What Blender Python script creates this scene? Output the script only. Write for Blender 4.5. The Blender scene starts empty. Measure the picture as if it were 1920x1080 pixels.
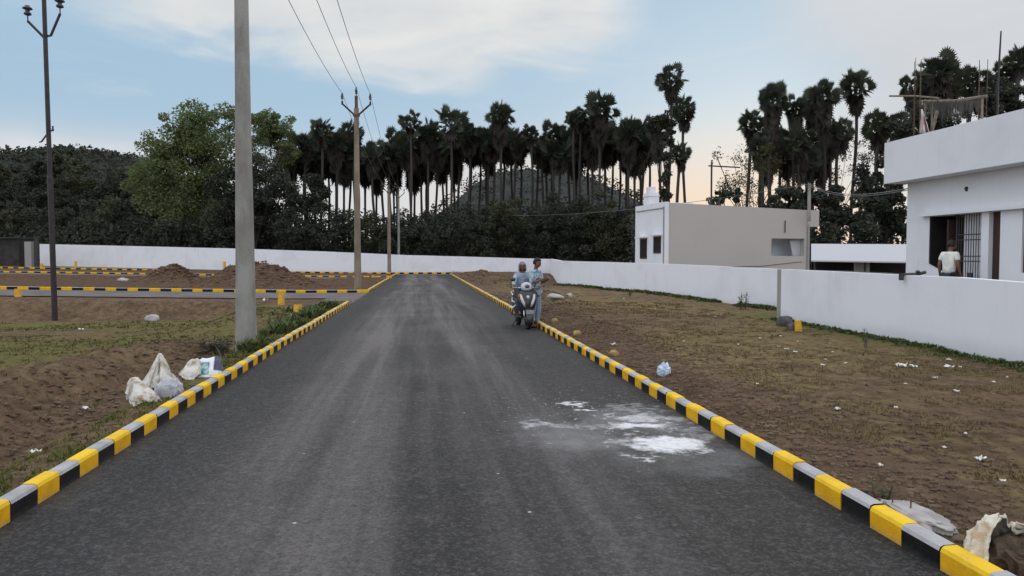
import bpy, bmesh, math, random
from mathutils import Vector, Matrix, noise, Quaternion
R = math.radians
S = bpy.context.scene
COL = S.collection
rnd = random.Random(7)

# ------------------------------------------------------------------ camera
F = 1400.0                       # focal length in pixels of the 1920 px wide photograph
CAMZ = 1.7
PITCH = math.atan(56 / F)
cam = bpy.data.cameras.new('camera'); camo = bpy.data.objects.new('camera', cam); COL.objects.link(camo)
cam.sensor_width = 36; cam.lens = 36 * F / 1920; cam.clip_start = .05; cam.clip_end = 6000
camo.location = (0, 0, CAMZ); camo.rotation_euler = (math.pi / 2 - PITCH, 0, 0)
S.camera = camo

# ------------------------------------------------------------------ node helper
class NT:
    def __init__(s, tree): s.t = tree
    def n(s, typ, **kw):
        nd = s.t.nodes.new(typ)
        for k, v in kw.items(): setattr(nd, k, v)
        return nd
    def put(s, sock, v):
        if v is None: return
        if hasattr(v, 'is_output') or isinstance(v, bpy.types.NodeSocket): s.t.links.new(v, sock)
        else:
            if sock.type == 'RGBA' and len(v) == 3: v = (*v, 1)
            sock.default_value = v
    def m(s, op, a, b=None, c=None, clamp=False):
        nd = s.n('ShaderNodeMath', operation=op, use_clamp=clamp)
        for i, v in enumerate((a, b, c)): s.put(nd.inputs[i], v)
        return nd.outputs[0]
    def v(s, op, a, b=None, out=0):
        nd = s.n('ShaderNodeVectorMath', operation=op)
        s.put(nd.inputs[0], a); s.put(nd.inputs[1], b)
        return nd.outputs[out]
    def ss(s, x, a, b, lo=0., hi=1.):
        nd = s.n('ShaderNodeMapRange', interpolation_type='SMOOTHSTEP')
        s.put(nd.inputs[0], x); s.put(nd.inputs[1], a); s.put(nd.inputs[2], b); s.put(nd.inputs[3], lo); s.put(nd.inputs[4], hi)
        return nd.outputs[0]
    def mix(s, f, a, b, blend='MIX'):
        nd = s.n('ShaderNodeMix', data_type='RGBA', blend_type=blend)
        s.put(nd.inputs[0], f); s.put(nd.inputs[6], a); s.put(nd.inputs[7], b)
        return nd.outputs[2]
    def noise(s, vec, scale, detail=4, rough=.55, dist=0., out=0):
        nd = s.n('ShaderNodeTexNoise'); s.put(nd.inputs['Vector'], vec)
        nd.inputs['Scale'].default_value = scale; nd.inputs['Detail'].default_value = detail
        nd.inputs['Roughness'].default_value = rough; nd.inputs['Distortion'].default_value = dist
        return nd.outputs[out]
    def vor(s, vec, scale, out='Distance'):
        nd = s.n('ShaderNodeTexVoronoi'); s.put(nd.inputs['Vector'], vec); nd.inputs['Scale'].default_value = scale
        return nd.outputs[out]
    def map(s, vec, scale=(1, 1, 1), loc=(0, 0, 0)):
        nd = s.n('ShaderNodeMapping'); s.put(nd.inputs['Vector'], vec)
        nd.inputs['Scale'].default_value = scale; nd.inputs['Location'].default_value = loc
        return nd.outputs[0]
    def xyz(s, vec):
        nd = s.n('ShaderNodeSeparateXYZ'); s.put(nd.inputs[0], vec); return nd.outputs
    def comb(s, x, y, z):
        nd = s.n('ShaderNodeCombineXYZ')
        for i, q in enumerate((x, y, z)): s.put(nd.inputs[i], q)
        return nd.outputs[0]

# ------------------------------------------------------------------ sky and light
SUN_EL, SUN_AZ = R(9), R(18)        # azimuth to the right of straight ahead (+Y)
W = bpy.data.worlds.new('World'); S.world = W; W.use_nodes = True
W.node_tree.nodes.clear(); w = NT(W.node_tree)
sky = w.n('ShaderNodeTexSky', sky_type='NISHITA', sun_disc=False, sun_elevation=SUN_EL, sun_rotation=SUN_AZ)
sky.air_density = 1.0; sky.dust_density = 1.2; sky.ozone_density = 1.5
STR = .12
tc = w.n('ShaderNodeTexCoord').outputs['Generated']
dx, dy, dz = w.xyz(tc)[:3]
az = w.m('MULTIPLY', w.m('ARCTAN2', dx, dy), 57.2958)
el = w.m('MULTIPLY', w.m('ARCSINE', dz), 57.2958)
flat = w.comb(w.m('MULTIPLY', az, .045), w.m('MULTIPLY', el, .13), 0.)
n1 = w.noise(flat, 1.0, 5, .55, .3); n2 = w.noise(w.map(flat, (1, 1, 1), (5.3, 2.1, 0)), 2.2, 5, .5, .6)
wob = w.m('MULTIPLY', w.m('SUBTRACT', n1, .5), 9.)
wob2 = w.m('MULTIPLY', w.m('SUBTRACT', n2, .5), 6.)
def K(r, g, b): return (r / STR, g / STR, b / STR)
elw = w.m('ADD', el, w.m('ADD', wob, wob2))
azw = w.m('ADD', az, w.m('MULTIPLY', wob, 1.2))
base = w.mix(.93, sky.outputs[0], w.mix(w.ss(el, 0., 13.), K(.56, .66, .77), K(.39, .56, .72)))
# warm glow of the low sun behind thin cloud
daz = w.m('ABSOLUTE', w.m('SUBTRACT', az, 13.))
glow = w.m('MULTIPLY', w.ss(daz, 4., 27., 1., 0.), w.ss(w.m('ADD', el, w.m('MULTIPLY', wob, .4)), 2., 12., 1., 0.))
base = w.mix(w.m('MULTIPLY', glow, .78), base, K(.93, .68, .45))
pal = w.m('MULTIPLY', w.ss(el, 5., 10., 1., 0.), w.ss(az, -40., 0., .8, .55))
base = w.mix(w.m('MULTIPLY', pal, w.m('SUBTRACT', 1., glow)), base, K(.82, .76, .72))
# large cream cloud overhead, greyer cloud to the east, pale bank on the western horizon
c1 = w.m('MULTIPLY', w.ss(elw, 13.2, 16.6), w.m('MULTIPLY', w.ss(azw, -33., -22.), w.ss(azw, 5., 11., 1., .0)))
bulge = w.m('MULTIPLY', w.ss(elw, 11.6, 15.0), w.m('MULTIPLY', w.ss(azw, -20., -15.), w.ss(azw, -3.5, 1., 1., 0.)))
c1 = w.m('MAXIMUM', c1, w.m('MULTIPLY', bulge, .92))
base = w.mix(w.m('MULTIPLY', c1, .93), base, w.mix(w.ss(n2, .2, .8), K(.68, .70, .71), K(.84, .83, .80)))
c2 = w.m('MULTIPLY', w.m('MULTIPLY', w.ss(w.m('ADD', azw, w.m('MULTIPLY', el, .35)), 22., 31.), w.ss(azw, 60., 90., 1., 0.)), w.ss(el, 2., 7.))
base = w.mix(w.m('MULTIPLY', c2, .85), base, w.mix(n1, K(.56, .58, .62), K(.80, .79, .78)))
c3 = w.m('MULTIPLY', w.ss(elw, 5.2, 8.4, 1., 0.), w.ss(azw, -22., -17., 1., 0.))
base = w.mix(w.m('MULTIPLY', c3, .6), base, K(.80, .82, .84))
# thin high streaks
st = w.ss(w.noise(w.map(flat, (1, 2.2, 1), (1.7, .4, 0)), 1.6, 4, .6, .8), .52, .75)
base = w.mix(w.m('MULTIPLY', st, .22), base, K(.74, .78, .80))
# unseen sky overhead and behind: broken cloud added extra bright to lift ambient light
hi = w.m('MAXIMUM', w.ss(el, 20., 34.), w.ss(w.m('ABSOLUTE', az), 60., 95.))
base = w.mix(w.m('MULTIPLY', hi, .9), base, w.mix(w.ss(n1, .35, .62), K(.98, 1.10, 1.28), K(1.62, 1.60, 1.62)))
below = w.ss(el, -3., -.2, 1., 0.)
base = w.mix(below, base, K(.20, .19, .18))
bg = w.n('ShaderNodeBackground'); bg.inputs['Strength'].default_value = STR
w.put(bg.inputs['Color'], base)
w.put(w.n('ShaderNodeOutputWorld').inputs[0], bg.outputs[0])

sunl = bpy.data.lights.new('sun', 'SUN'); sunl.energy = .55; sunl.angle = R(14); sunl.color = (1., .86, .68)
suno = bpy.data.objects.new('sun', sunl); COL.objects.link(suno)
sd = Vector((math.sin(SUN_AZ) * math.cos(SUN_EL), math.cos(SUN_AZ) * math.cos(SUN_EL), math.sin(SUN_EL)))
suno.rotation_euler = sd.to_track_quat('Z', 'Y').to_euler()
S.view_settings.view_transform = 'Standard'; S.view_settings.look = 'None'
S.view_settings.exposure = 0.0; S.view_settings.gamma = 1.0
S.cycles.max_bounces = 6; S.cycles.transparent_max_bounces = 4
S.cycles.use_denoising = True

# ------------------------------------------------------------------ frames: road runs along u, v is to its right
TH = math.atan(168 / F)
RD = Vector((-math.sin(TH), math.cos(TH), 0)); RN = Vector((math.cos(TH), math.sin(TH), 0))
def UV(u, v, z=0.): return RD * u + RN * v + Vector((0, 0, z))
def touv(p): return p.x * RD.x + p.y * RD.y, p.x * RN.x + p.y * RN.y
def ray(px, py):
    d = Vector(((px - 960) / F, (540 - py) / F, -1.)); d.rotate(camo.rotation_euler); return d
C0 = Vector((0, 0, CAMZ))
def atD(px, py, D): d = ray(px, py); return C0 + d * (D / d.y)
def onv(px, py, v): d = ray(px, py); return C0 + d * (v / (d.x * RN.x + d.y * RN.y))
def onz(px, py, z=0.): d = ray(px, py); return C0 + d * ((z - CAMZ) / d.z)

# ------------------------------------------------------------------ mesh helpers
class MB:
    def __init__(s): s.v = []; s.f = []; s.mi = []
    def add(s, vs, fs, mi=0):
        b = len(s.v); s.v += [tuple(q) for q in vs]; s.f += [tuple(b + i for i in f) for f in fs]; s.mi += [mi] * len(fs)
    def box(s, c, size, M=None, mi=0, taper=1., bev=0.):
        x, y, z = (q / 2 for q in size); c = Vector(c)
        vs = []
        for sz, t in ((-1, 1.), (1, taper)):
            for sx, sy in ((-1, -1), (1, -1), (1, 1), (-1, 1)):
                p = Vector((sx * x * t, sy * y * t, sz * z))
                if M: p = M @ p
                vs.append(p + c)
        s.add(vs, [(3, 2, 1, 0), (4, 5, 6, 7), (0, 1, 5, 4), (1, 2, 6, 5), (2, 3, 7, 6), (3, 0, 4, 7)], mi)
    def uvbox(s, u0, u1, v0, v1, z0, z1, mi=0):
        vs = [UV(u, v, z) for z in (z0, z1) for u, v in ((u0, v0), (u0, v1), (u1, v1), (u1, v0))]
        s.add(vs, [(3, 2, 1, 0), (4, 5, 6, 7), (0, 1, 5, 4), (1, 2, 6, 5), (2, 3, 7, 6), (3, 0, 4, 7)], mi)
    def tube(s, pts, rad, n=8, mi=0, cap=True):
        pts = [Vector(p) for p in pts]; k = len(pts)
        rads = rad if isinstance(rad, (list, tuple)) else [rad] * k
        rings = []; up = None
        for i, p in enumerate(pts):
            t = (pts[min(i + 1, k - 1)] - pts[max(i - 1, 0)]).normalized()
            if up is None: up = t.orthogonal().normalized()
            up = (up - t * up.dot(t)); up = up.normalized() if up.length > 1e-6 else t.orthogonal().normalized()
            b = t.cross(up)
            rings.append([p + (up * math.cos(2 * math.pi * j / n) + b * math.sin(2 * math.pi * j / n)) * rads[i] for j in range(n)])
        vs = [q for r in rings for q in r]
        fs = [(i * n + j, i * n + (j + 1) % n, (i + 1) * n + (j + 1) % n, (i + 1) * n + j) for i in range(k - 1) for j in range(n)]
        if cap: fs += [tuple(reversed(range(n))), tuple((k - 1) * n + j for j in range(n))]
        s.add(vs, fs, mi)
    def lathe(s, c, prof, n=16, M=None, mi=0):
        vs = []; c = Vector(c)
        for r, z in prof:
            for j in range(n):
                p = Vector((r * math.cos(2 * math.pi * j / n), r * math.sin(2 * math.pi * j / n), z))
                vs.append((M @ p if M else p) + c)
        k = len(prof)
        fs = [(i * n + j, i * n + (j + 1) % n, (i + 1) * n + (j + 1) % n, (i + 1) * n + j) for i in range(k - 1) for j in range(n)]
        fs += [tuple(reversed(range(n))), tuple((k - 1) * n + j for j in range(n))]
        s.add(vs, fs, mi)
    def build(s, name, mats, parent=None, smooth=False, bevel=0.):
        me = bpy.data.meshes.new(name); me.from_pydata(s.v, [], s.f); me.update()
        for m in (mats if isinstance(mats, (list, tuple)) else [mats]): me.materials.append(m)
        if any(s.mi): me.polygons.foreach_set('material_index', s.mi)
        if smooth: me.polygons.foreach_set('use_smooth', [True] * len(me.polygons))
        o = bpy.data.objects.new(name, me); COL.objects.link(o)
        if parent: o.parent = parent
        if bevel:
            b = o.modifiers.new('bevel', 'BEVEL'); b.width = bevel; b.segments = 2; b.limit_method = 'ANGLE'
        return o
def tag(o, label=None, cat=None, group=None, kind=None):
    for k, q in (('label', label), ('category', cat), ('group', group), ('kind', kind)):
        if q: o[k] = q
    return o
def thing(name, label, cat, loc=(0, 0, 0), rz=0., group=None, kind=None):
    o = bpy.data.objects.new(name, None); COL.objects.link(o); o.empty_display_size = .2
    o.location = loc; o.rotation_euler = (0, 0, rz)
    return tag(o, label, cat, group, kind)
def dup(root, label, loc, rz=0., scale=None, group=None):
    r = root.copy(); COL.objects.link(r); r.location = loc; r.rotation_euler = (0, 0, rz); r['label'] = label
    if scale: r.scale = (scale,) * 3
    if group: r['group'] = group
    for ch in list(root.children):
        c = ch.copy(); COL.objects.link(c); c.parent = r
        for g in ch.children:
            d = g.copy(); COL.objects.link(d); d.parent = c
    return r

# ------------------------------------------------------------------ materials
def newmat(name):
    m = bpy.data.materials.new(name); m.use_nodes = True; m.node_tree.nodes.clear()
    t = NT(m.node_tree); p = t.n('ShaderNodeBsdfPrincipled')
    t.put(t.n('ShaderNodeOutputMaterial').inputs[0], p.outputs[0])
    return m, t, p
def bump(t, p, h, strength=.5, dist=.02):
    b = t.n('ShaderNodeBump'); b.inputs['Strength'].default_value = strength; b.inputs['Distance'].default_value = dist
    t.put(b.inputs['Height'], h); t.put(p.inputs['Normal'], b.outputs[0])
def mat(name, c1, c2=None, scale=4., rough=.8, bmp=0., bscale=None, spec=.3, metal=0., detail=5, coord='Object', th=(.35, .65), aniso=None):
    m, t, p = newmat(name)
    tcn = t.n('ShaderNodeTexCoord').outputs[coord]
    if aniso: tcn = t.map(tcn, aniso)
    if c2 is None: c2 = tuple(q * .8 for q in c1)
    f = t.ss(t.noise(tcn, scale, detail), th[0], th[1])
    t.put(p.inputs['Base Color'], t.mix(f, c1, c2))
    p.inputs['Roughness'].default_value = rough; p.inputs['Specular IOR Level'].default_value = spec; p.inputs['Metallic'].default_value = metal
    if bmp: bump(t, p, t.noise(tcn, bscale or scale * 3, 5), bmp)
    return m
def wallmat(name, c, dirt, rough=.85, stain=.5, zs=.35):
    m, t, p = newmat(name); g = t.n('ShaderNodeNewGeometry').outputs['Position']
    x, y, z = t.xyz(g)[:3]
    big = t.noise(g, .55, 5, .6); streak = t.noise(t.map(g, (3., 3., .25)), 1.3, 5, .6); fine = t.noise(g, 9., 5, .6)
    f = t.m('ADD', t.m('MULTIPLY', t.ss(big, .45, .72), .35), t.m('MULTIPLY', t.ss(streak, .55, .8), .45))
    f = t.m('ADD', f, t.m('MULTIPLY', t.ss(fine, .6, .85), .25))
    splash = t.m('MULTIPLY', t.ss(t.m('ADD', z, t.m('MULTIPLY', t.m('SUBTRACT', big, .5), .5)), .02, zs, 1., 0.), .55)
    f = t.m('MULTIPLY', t.m('MAXIMUM', f, splash), stain, clamp=True)
    t.put(p.inputs['Base Color'], t.mix(f, c, dirt)); p.inputs['Roughness'].default_value = rough; p.inputs['Specular IOR Level'].default_value = .2
    bump(t, p, t.m('ADD', fine, t.m('MULTIPLY', t.noise(g, 40., 4), .5)), .25, .01)
    return m
M_white = wallmat('white_lime_paint', (.74, .75, .80), (.42, .41, .40), stain=.62)
M_house = wallmat('house_paint', (.70, .71, .75), (.42, .42, .43), stain=.55, zs=.05)
M_beige = wallmat('beige_plaster', (.43, .40, .385), (.34, .315, .30), stain=.5, zs=.05)
M_grey = wallmat('grey_cement', (.30, .29, .28), (.19, .18, .17), stain=.7)
M_conc = mat('pole_concrete', (.30, .295, .275), (.19, .18, .165), 3., .9, .5, 30, aniso=(1, 1, .35))
M_concbrown = mat('weathered_concrete', (.25, .20, .155), (.16, .13, .10), 3., .9, .5, 30, aniso=(1, 1, .35))
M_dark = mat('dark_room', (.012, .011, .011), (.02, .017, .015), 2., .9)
M_wood = mat('dark_brown_wood', (.055, .028, .02), (.035, .018, .014), 8., .6, .2, aniso=(6, 6, 1))
M_steel = mat('painted_steel', (.022, .018, .026), (.04, .03, .03), 6., .5, .2)
M_iron = mat('grille_iron', (.03, .033, .04), (.05, .045, .04), 8., .55, .1)
M_porc = mat('insulator_porcelain', (.018, .02, .03), (.03, .03, .04), 8., .25, spec=.6)
M_wire = mat('aluminium_wire', (.10, .10, .11), (.14, .14, .14), 20., .5, metal=.3)
M_yel = mat('yellow_marker_paint', (.70, .38, .03), (.50, .28, .04), 9., .7, .3, 30)
M_rust = mat('rusty_steel', (.14, .085, .06), (.08, .05, .04), 10., .85, .3, 40)
M_bamboo = mat('weathered_bamboo', (.22, .19, .14), (.14, .12, .09), 8., .8, .2)
M_stone = mat('pale_stone', (.42, .40, .39), (.28, .26, .25), 5., .9, .4, 20)
M_rock = mat('grey_rock', (.11, .10, .10), (.06, .055, .05), 6., .95, .6, 14)
M_paper = mat('litter_paper', (.74, .73, .70), (.52, .50, .46), 30., .8)
M_sheet = wallmat('white_sheet_roof', (.50, .51, .54), (.34, .33, .33), stain=.6, zs=.01)

def kerbmat(name, c, c2, wear=(.30, .28, .25)):
    m, t, p = newmat(name); g = t.n('ShaderNodeNewGeometry').outputs['Position']
    f = t.ss(t.noise(g, 5., 5), .35, .7); wr = t.m('MULTIPLY', t.ss(t.noise(g, 22., 7, .72), .57, .70), .6)
    z = t.xyz(g)[2]
    dirt = t.m('MULTIPLY', t.ss(t.m('ADD', z, t.m('MULTIPLY', t.noise(g, 14., 4), .06)), .03, .075, 1., 0.), .55)
    t.put(p.inputs['Base Color'], t.mix(t.m('MAXIMUM', wr, dirt), t.mix(f, c, c2), wear)); p.inputs['Roughness'].default_value = .75; p.inputs['Specular IOR Level'].default_value = .15
    bump(t, p, t.m('ADD', t.noise(g, 60., 5), t.m('MULTIPLY', t.noise(g, 9., 4), 1.5)), .4, .01)
    return m
K_yel = kerbmat('kerb_yellow', (.78, .42, .012), (.62, .32, .010), (.40, .26, .10))
K_yelt = kerbmat('kerb_yellow_top', (.80, .52, .030), (.68, .42, .028), (.50, .36, .18))
K_blk = kerbmat('kerb_black', (.009, .009, .010), (.016, .016, .017), (.05, .046, .042))
K_wht = kerbmat('kerb_white', (.40, .40, .405), (.29, .29, .295), (.22, .21, .20))

def road_material():
    m, t, p = newmat('asphalt')
    uvn = t.n('ShaderNodeUVMap').outputs[0]            # x = v (m), y = u (m)
    vx, uy = t.xyz(uvn)[:2]
    lanes = t.noise(t.map(uvn, (1.25, .05, 1)), 1.0, 6, .65, .5)
    lane2 = t.noise(t.map(uvn, (3.0, .10, 1)), 1.0, 4, .6, .3)
    patch = t.noise(uvn, .42, 5, .6, .3); grain = t.noise(uvn, 55., 5, .8); agg = t.vor(uvn, 90.)
    mid = t.noise(uvn, 9., 6, .75)
    dust = t.m('ADD', t.m('MULTIPLY', t.ss(lanes, .40, .62), .50), t.m('MULTIPLY', t.ss(patch, .40, .68), .30))
    dust = t.m('ADD', dust, t.m('MULTIPLY', t.ss(lane2, .44, .64), .32))
    # tyres carry pale dust down the middle of the road; the margins stay fresh and black
    midr = t.m('MULTIPLY', t.ss(t.m('ABSOLUTE', t.m('SUBTRACT', vx, .1)), 1.2, 2.3, 1., .10), t.ss(uy, 4., 22., .62, 1.))
    wv_ = t.m('ADD', vx, t.m('MULTIPLY', t.m('SUBTRACT', t.noise(t.map(uvn, (.5, .05, 1)), 1., 3), .5), 1.1))
    paths = t.m('ADD', t.m('MULTIPLY', t.ss(t.m('ABSOLUTE', t.m('ADD', wv_, .85)), .15, .75, 1., 0.), .38), t.m('MULTIPLY', t.ss(t.m('ABSOLUTE', t.m('SUBTRACT', wv_, .75)), .10, .65, 1., 0.), .26))
    dust = t.m('MULTIPLY', t.m('ADD', t.m('MULTIPLY', dust, .85), t.m('MULTIPLY', paths, t.ss(lane2, .32, .60, .45, 1.15))), midr, clamp=True)
    col = t.mix(dust, (.016, .0155, .0152), (.137, .123, .121))
    col = t.mix(t.m('MULTIPLY', t.ss(grain, .52, .70), .30), col, (.17, .16, .155))
    col = t.mix(t.m('MULTIPLY', t.ss(agg, .05, .40, 1., 0.), .55), col, (.010, .012, .013))
    col = t.mix(t.m('MULTIPLY', t.ss(mid, .46, .64), .25), col, (.020, .020, .020))
    sp1 = t.xyz(t.vor(uvn, 60., 'Color'))[0]; sp2 = t.xyz(t.vor(uvn, 24., 'Color'))[1]
    col = t.mix(t.m('MULTIPLY', t.ss(sp1, .62, .95), .15), col, (.24, .225, .22)); col = t.mix(t.m('MULTIPLY', t.ss(sp1, .05, .42, 1., 0.), .36), col, (.014, .014, .014))
    col = t.mix(t.m('MULTIPLY', t.ss(sp2, .70, 1.), .10), col, (.20, .19, .185)); col = t.mix(t.m('MULTIPLY', t.ss(sp2, 0., .35, 1., 0.), .14), col, (.018, .018, .018))
    # spilt cement: blobs with ragged edges, a pale film round them and scattered flecks
    wx = t.m('MULTIPLY', t.m('SUBTRACT', t.noise(uvn, 2.6, 5, .65), .5), 1.0)
    wy = t.m('MULTIPLY', t.m('SUBTRACT', t.noise(t.map(uvn, (1, 1, 1), (7, 3, 0)), 2.6, 5, .65), .5), 1.3)
    X = t.m('ADD', vx, wx); Y = t.m('ADD', uy, wy)
    def blob(px, py, rv, ru, a):
        u, v = touv(onz(px, py))
        q = t.m('SQRT', t.m('ADD', t.m('POWER', t.m('DIVIDE', t.m('SUBTRACT', X, v), rv), 2.), t.m('POWER', t.m('DIVIDE', t.m('SUBTRACT', Y, u), ru), 2.)))
        return t.m('MULTIPLY', t.ss(q, .15, 1.15, 1., 0.), a)
    tot = None
    for b in ((1245, 832, .46, .42, 1.15), (1200, 800, .56, .26, .85), (1185, 783, .46, .28, .6), (1260, 787, .45, .22, .45), (1100, 771, .16, .12, .9),
              (1080, 757, .14, .16, .8), (1020, 797, .24, .27, .5), (1085, 800, .50, .40, .36), (1150, 825, .28, .22, .42),
              (1300, 812, .40, .5, .34), (1215, 858, .16, .07, .7), (1180, 768, .7, .4, .3)):
        q = blob(*b); tot = q if tot is None else t.m('MAXIMUM', tot, q)
    film = t.m('MAXIMUM', blob(1150, 805, 1.1, 1.2, .24), blob(1290, 860, .9, .6, .16))
    zone = blob(1130, 780, 1.6, 2.2, 1.)
    flecks = t.m('MULTIPLY', t.m('MULTIPLY', t.ss(t.noise(uvn, 16., 3, .6), .63, .70), zone), .85)
    brk = t.ss(t.noise(uvn, 11., 7, .75), .33, .60)
    cem = t.m('MAXIMUM', t.m('MULTIPLY', t.ss(t.m('ADD', tot, t.m('MULTIPLY', t.m('SUBTRACT', t.noise(uvn, 8., 7, .7, .4), .5), 1.05)), .04, .98), t.ss(brk, 0., 1., .72, 1.)), t.m('MAXIMUM', flecks, t.m('MULTIPLY', film, t.ss(patch, .3, .6))), clamp=True)
    col = t.mix(cem, col, (.70, .70, .715))
    # stray specks and pale scuffs
    sp = t.m('MULTIPLY', t.ss(t.vor(uvn, 1.9), .016, .034, 1., 0.), .7)
    col = t.mix(sp, col, (.6, .59, .57))
    scf = t.m('MULTIPLY', t.m('MULTIPLY', t.ss(t.noise(t.map(uvn, (.7, 1.6, 1)), 1.0, 6, .7, .5), .63, .72), t.ss(uy, 12., 20.)), .35)
    col = t.mix(scf, col, (.24, .22, .215))
    edge = t.m('MULTIPLY', t.m('MULTIPLY', t.ss(t.m('ABSOLUTE', t.m('SUBTRACT', vx, .075)), 2.45, 2.72), t.ss(patch, .45, .7)), .35)
    col = t.mix(edge, col, (.13, .105, .08))
    t.put(p.inputs['Base Color'], col)
    t.put(p.inputs['Roughness'], t.ss(grain, .3, .7, .65, .85)); p.inputs['Specular IOR Level'].default_value = .22
    bump(t, p, t.m('ADD', t.m('MULTIPLY', agg, .8), grain), .6, .006)
    return m
M_road = road_material()
M_sideroad = mat('dusty_side_road', (.15, .13, .125), (.10, .085, .08), .8, .9, .3, 30, coord='Object')

def ground_material():
    m, t, p = newmat('earth')
    g = t.n('ShaderNodeNewGeometry').outputs['Position']
    at = t.n('ShaderNodeAttribute', attribute_name='cover'); a = t.xyz(at.outputs['Color'])   # r grass, g fresh soil, b green
    n_a = t.noise(g, .55, 6, .65, .3); n_b = t.noise(g, 3.2, 6, .7, .4); n_c = t.noise(g, 22., 5, .7); n_d = t.noise(g, 70., 4, .7)
    soil = t.mix(t.ss(n_b, .3, .7), (.088, .056, .035), (.212, .146, .090))
    soil = t.mix(t.m('MULTIPLY', t.ss(n_a, .4, .7), .5), soil, (.240, .165, .098))
    red = t.mix(t.ss(n_b, .35, .65), (.070, .040, .027), (.13, .078, .050))
    soil = t.mix(a[1], soil, red)
    dry = t.mix(t.ss(n_b, .35, .65), (.160, .117, .058), (.250, .186, .090))
    green = t.mix(t.ss(n_c, .35, .65), (.110, .115, .036), (.185, .175, .055))
    grass = t.mix(t.m('MULTIPLY', a[2], t.ss(n_b, .25, .6, .5, 1.)), dry, green)
    gm = t.ss(t.m('ADD', a[0], t.m('ADD', t.m('MULTIPLY', t.m('SUBTRACT', n_b, .5), 1.1), t.m('MULTIPLY', t.m('SUBTRACT', n_c, .5), .7))), .32, .68)
    col = t.mix(gm, soil, grass)
    n_e = t.noise(g, 6.5, 6, .75, .5)
    col = t.mix(t.m('MULTIPLY', t.ss(n_e, .50, .62), .78), col, (.058, .036, .022))
    col = t.mix(t.m('MULTIPLY', t.ss(n_c, .55, .75), .6), col, (.045, .030, .020))
    col = t.mix(t.m('MULTIPLY', t.ss(n_d, .6, .8), .45), col, (.25, .20, .145))
    t.put(p.inputs['Base Color'], col); p.inputs['Roughness'].default_value = .95; p.inputs['Specular IOR Level'].default_value = .1
    bump(t, p, t.m('ADD', t.m('MULTIPLY', n_c, 1.2), t.m('MULTIPLY', n_d, .5)), .9, .05)
    return m
M_earth = ground_material()

def foliage(name, c1, c2, scale=.6, rough=.7, trans=.15):
    m, t, p = newmat(name)
    o = t.n('ShaderNodeTexCoord').outputs['Object']; g = t.n('ShaderNodeNewGeometry').outputs['Position']
    f = t.ss(t.noise(o, scale, 4, .6), .35, .65); f2 = t.noise(g, 6., 2)
    col = t.mix(f, c1, c2); col = t.mix(t.m('MULTIPLY', f2, .5), col, tuple(q * .6 for q in c1))
    t.put(p.inputs['Base Color'], col); p.inputs['Roughness'].default_value = rough; p.inputs['Specular IOR Level'].default_value = .12
    tr = t.n('ShaderNodeBsdfTranslucent'); t.put(tr.inputs[0], col)
    mx = t.n('ShaderNodeMixShader'); mx.inputs[0].default_value = trans
    t.put(mx.inputs[1], p.outputs[0]); t.put(mx.inputs[2], tr.outputs[0])
    out = [n for n in m.node_tree.nodes if n.type == 'OUTPUT_MATERIAL'][0]; t.put(out.inputs[0], mx.outputs[0])
    return m
F_palm = foliage('palm_fronds', (.042, .050, .036), (.062, .070, .044))
F_dead = foliage('dead_fronds', (.048, .044, .040), (.066, .058, .048))
F_dark = foliage('dark_leaves', (.034, .041, .032), (.082, .086, .062))
F_mid = foliage('olive_leaves', (.058, .066, .040), (.085, .085, .052))
F_light = foliage('bright_leaves', (.135, .175, .072), (.195, .235, .105), .35, trans=.35)
F_weed = foliage('weed_leaves', (.07, .095, .036), (.12, .145, .055), 2.)
F_dry = foliage('dry_grass_blades', (.22, .165, .085), (.15, .115, .055), 2.)
F_grn = foliage('green_grass_blades', (.085, .10, .025), (.14, .145, .04), 1.5)
F_lace = foliage('lace_leaves', (.075, .07, .028), (.05, .05, .022), .8)
M_bark = mat('palm_bark', (.060, .052, .046), (.032, .028, .025), 6., .95, .5, 18, aniso=(1, 1, .4))
M_barkl = mat('pale_bark', (.14, .125, .11), (.07, .06, .055), 5., .95, .4, 18, aniso=(1, 1, .4))

# ------------------------------------------------------------------ ground
VL, VR = -2.65, 2.80               # road edges
def sm(x, a, b):
    t = min(1., max(0., (x - a) / (b - a))); return t * t * (3 - 2 * t)
def zr(v): return min(1.25, .018 * max(0., -v - 6.))
def nz(x, y, s, o=0.): return noise.noise(Vector((x * s + o, y * s - o, o * .37)))
def fbm(x, y, s, o=0., n=4):
    a, q, r = 1., 0., 0.
    for i in range(n): q += a * nz(x, y, s * 2 ** i, o + i * 3.1); r += a; a *= .55
    return q / r
# side roads on the left: (u0, u1)
SIDE = ((32.3, 37.45), (61.5, 66.2))
MOUNDS = []                        # (u, v, ru, rv, height)
def mound(px, py, z, ru, rv, h): u, v = touv(onz(px, py, z)); MOUNDS.append((u, v, ru, rv, h))
mound(1125, 628, .1, 1.5, .8, .22); mound(1022, 590, .1, 2.2, .8, .30); mound(1020, 560, .1, 3., 1.0, .25)
mound(1230, 726, .05, 1.2, .6, .10)
MOUNDS += [(47.5, -10.3, 2.8, 2.3, 1.35), (46.5, -8.0, 2.2, 1.9, .85), (47., -12.3, 2.4, 2.2, .5),
           (58., -18.0, 1.5, 1.5, 1.15), (58.5, -19.5, 1.5, 1.2, .7), (74., -47., 2.4, 5., .55), (72., -20., 2., 9., .35), (70, -6, 3, 3, .3), (58, -5, 3, 2.5, .2),
           (64, 5.2, 8, 1.5, .45), (54, 5.0, 6, 1.3, .4), (44.5, 5.0, 4, 1.2, .3)]
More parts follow.
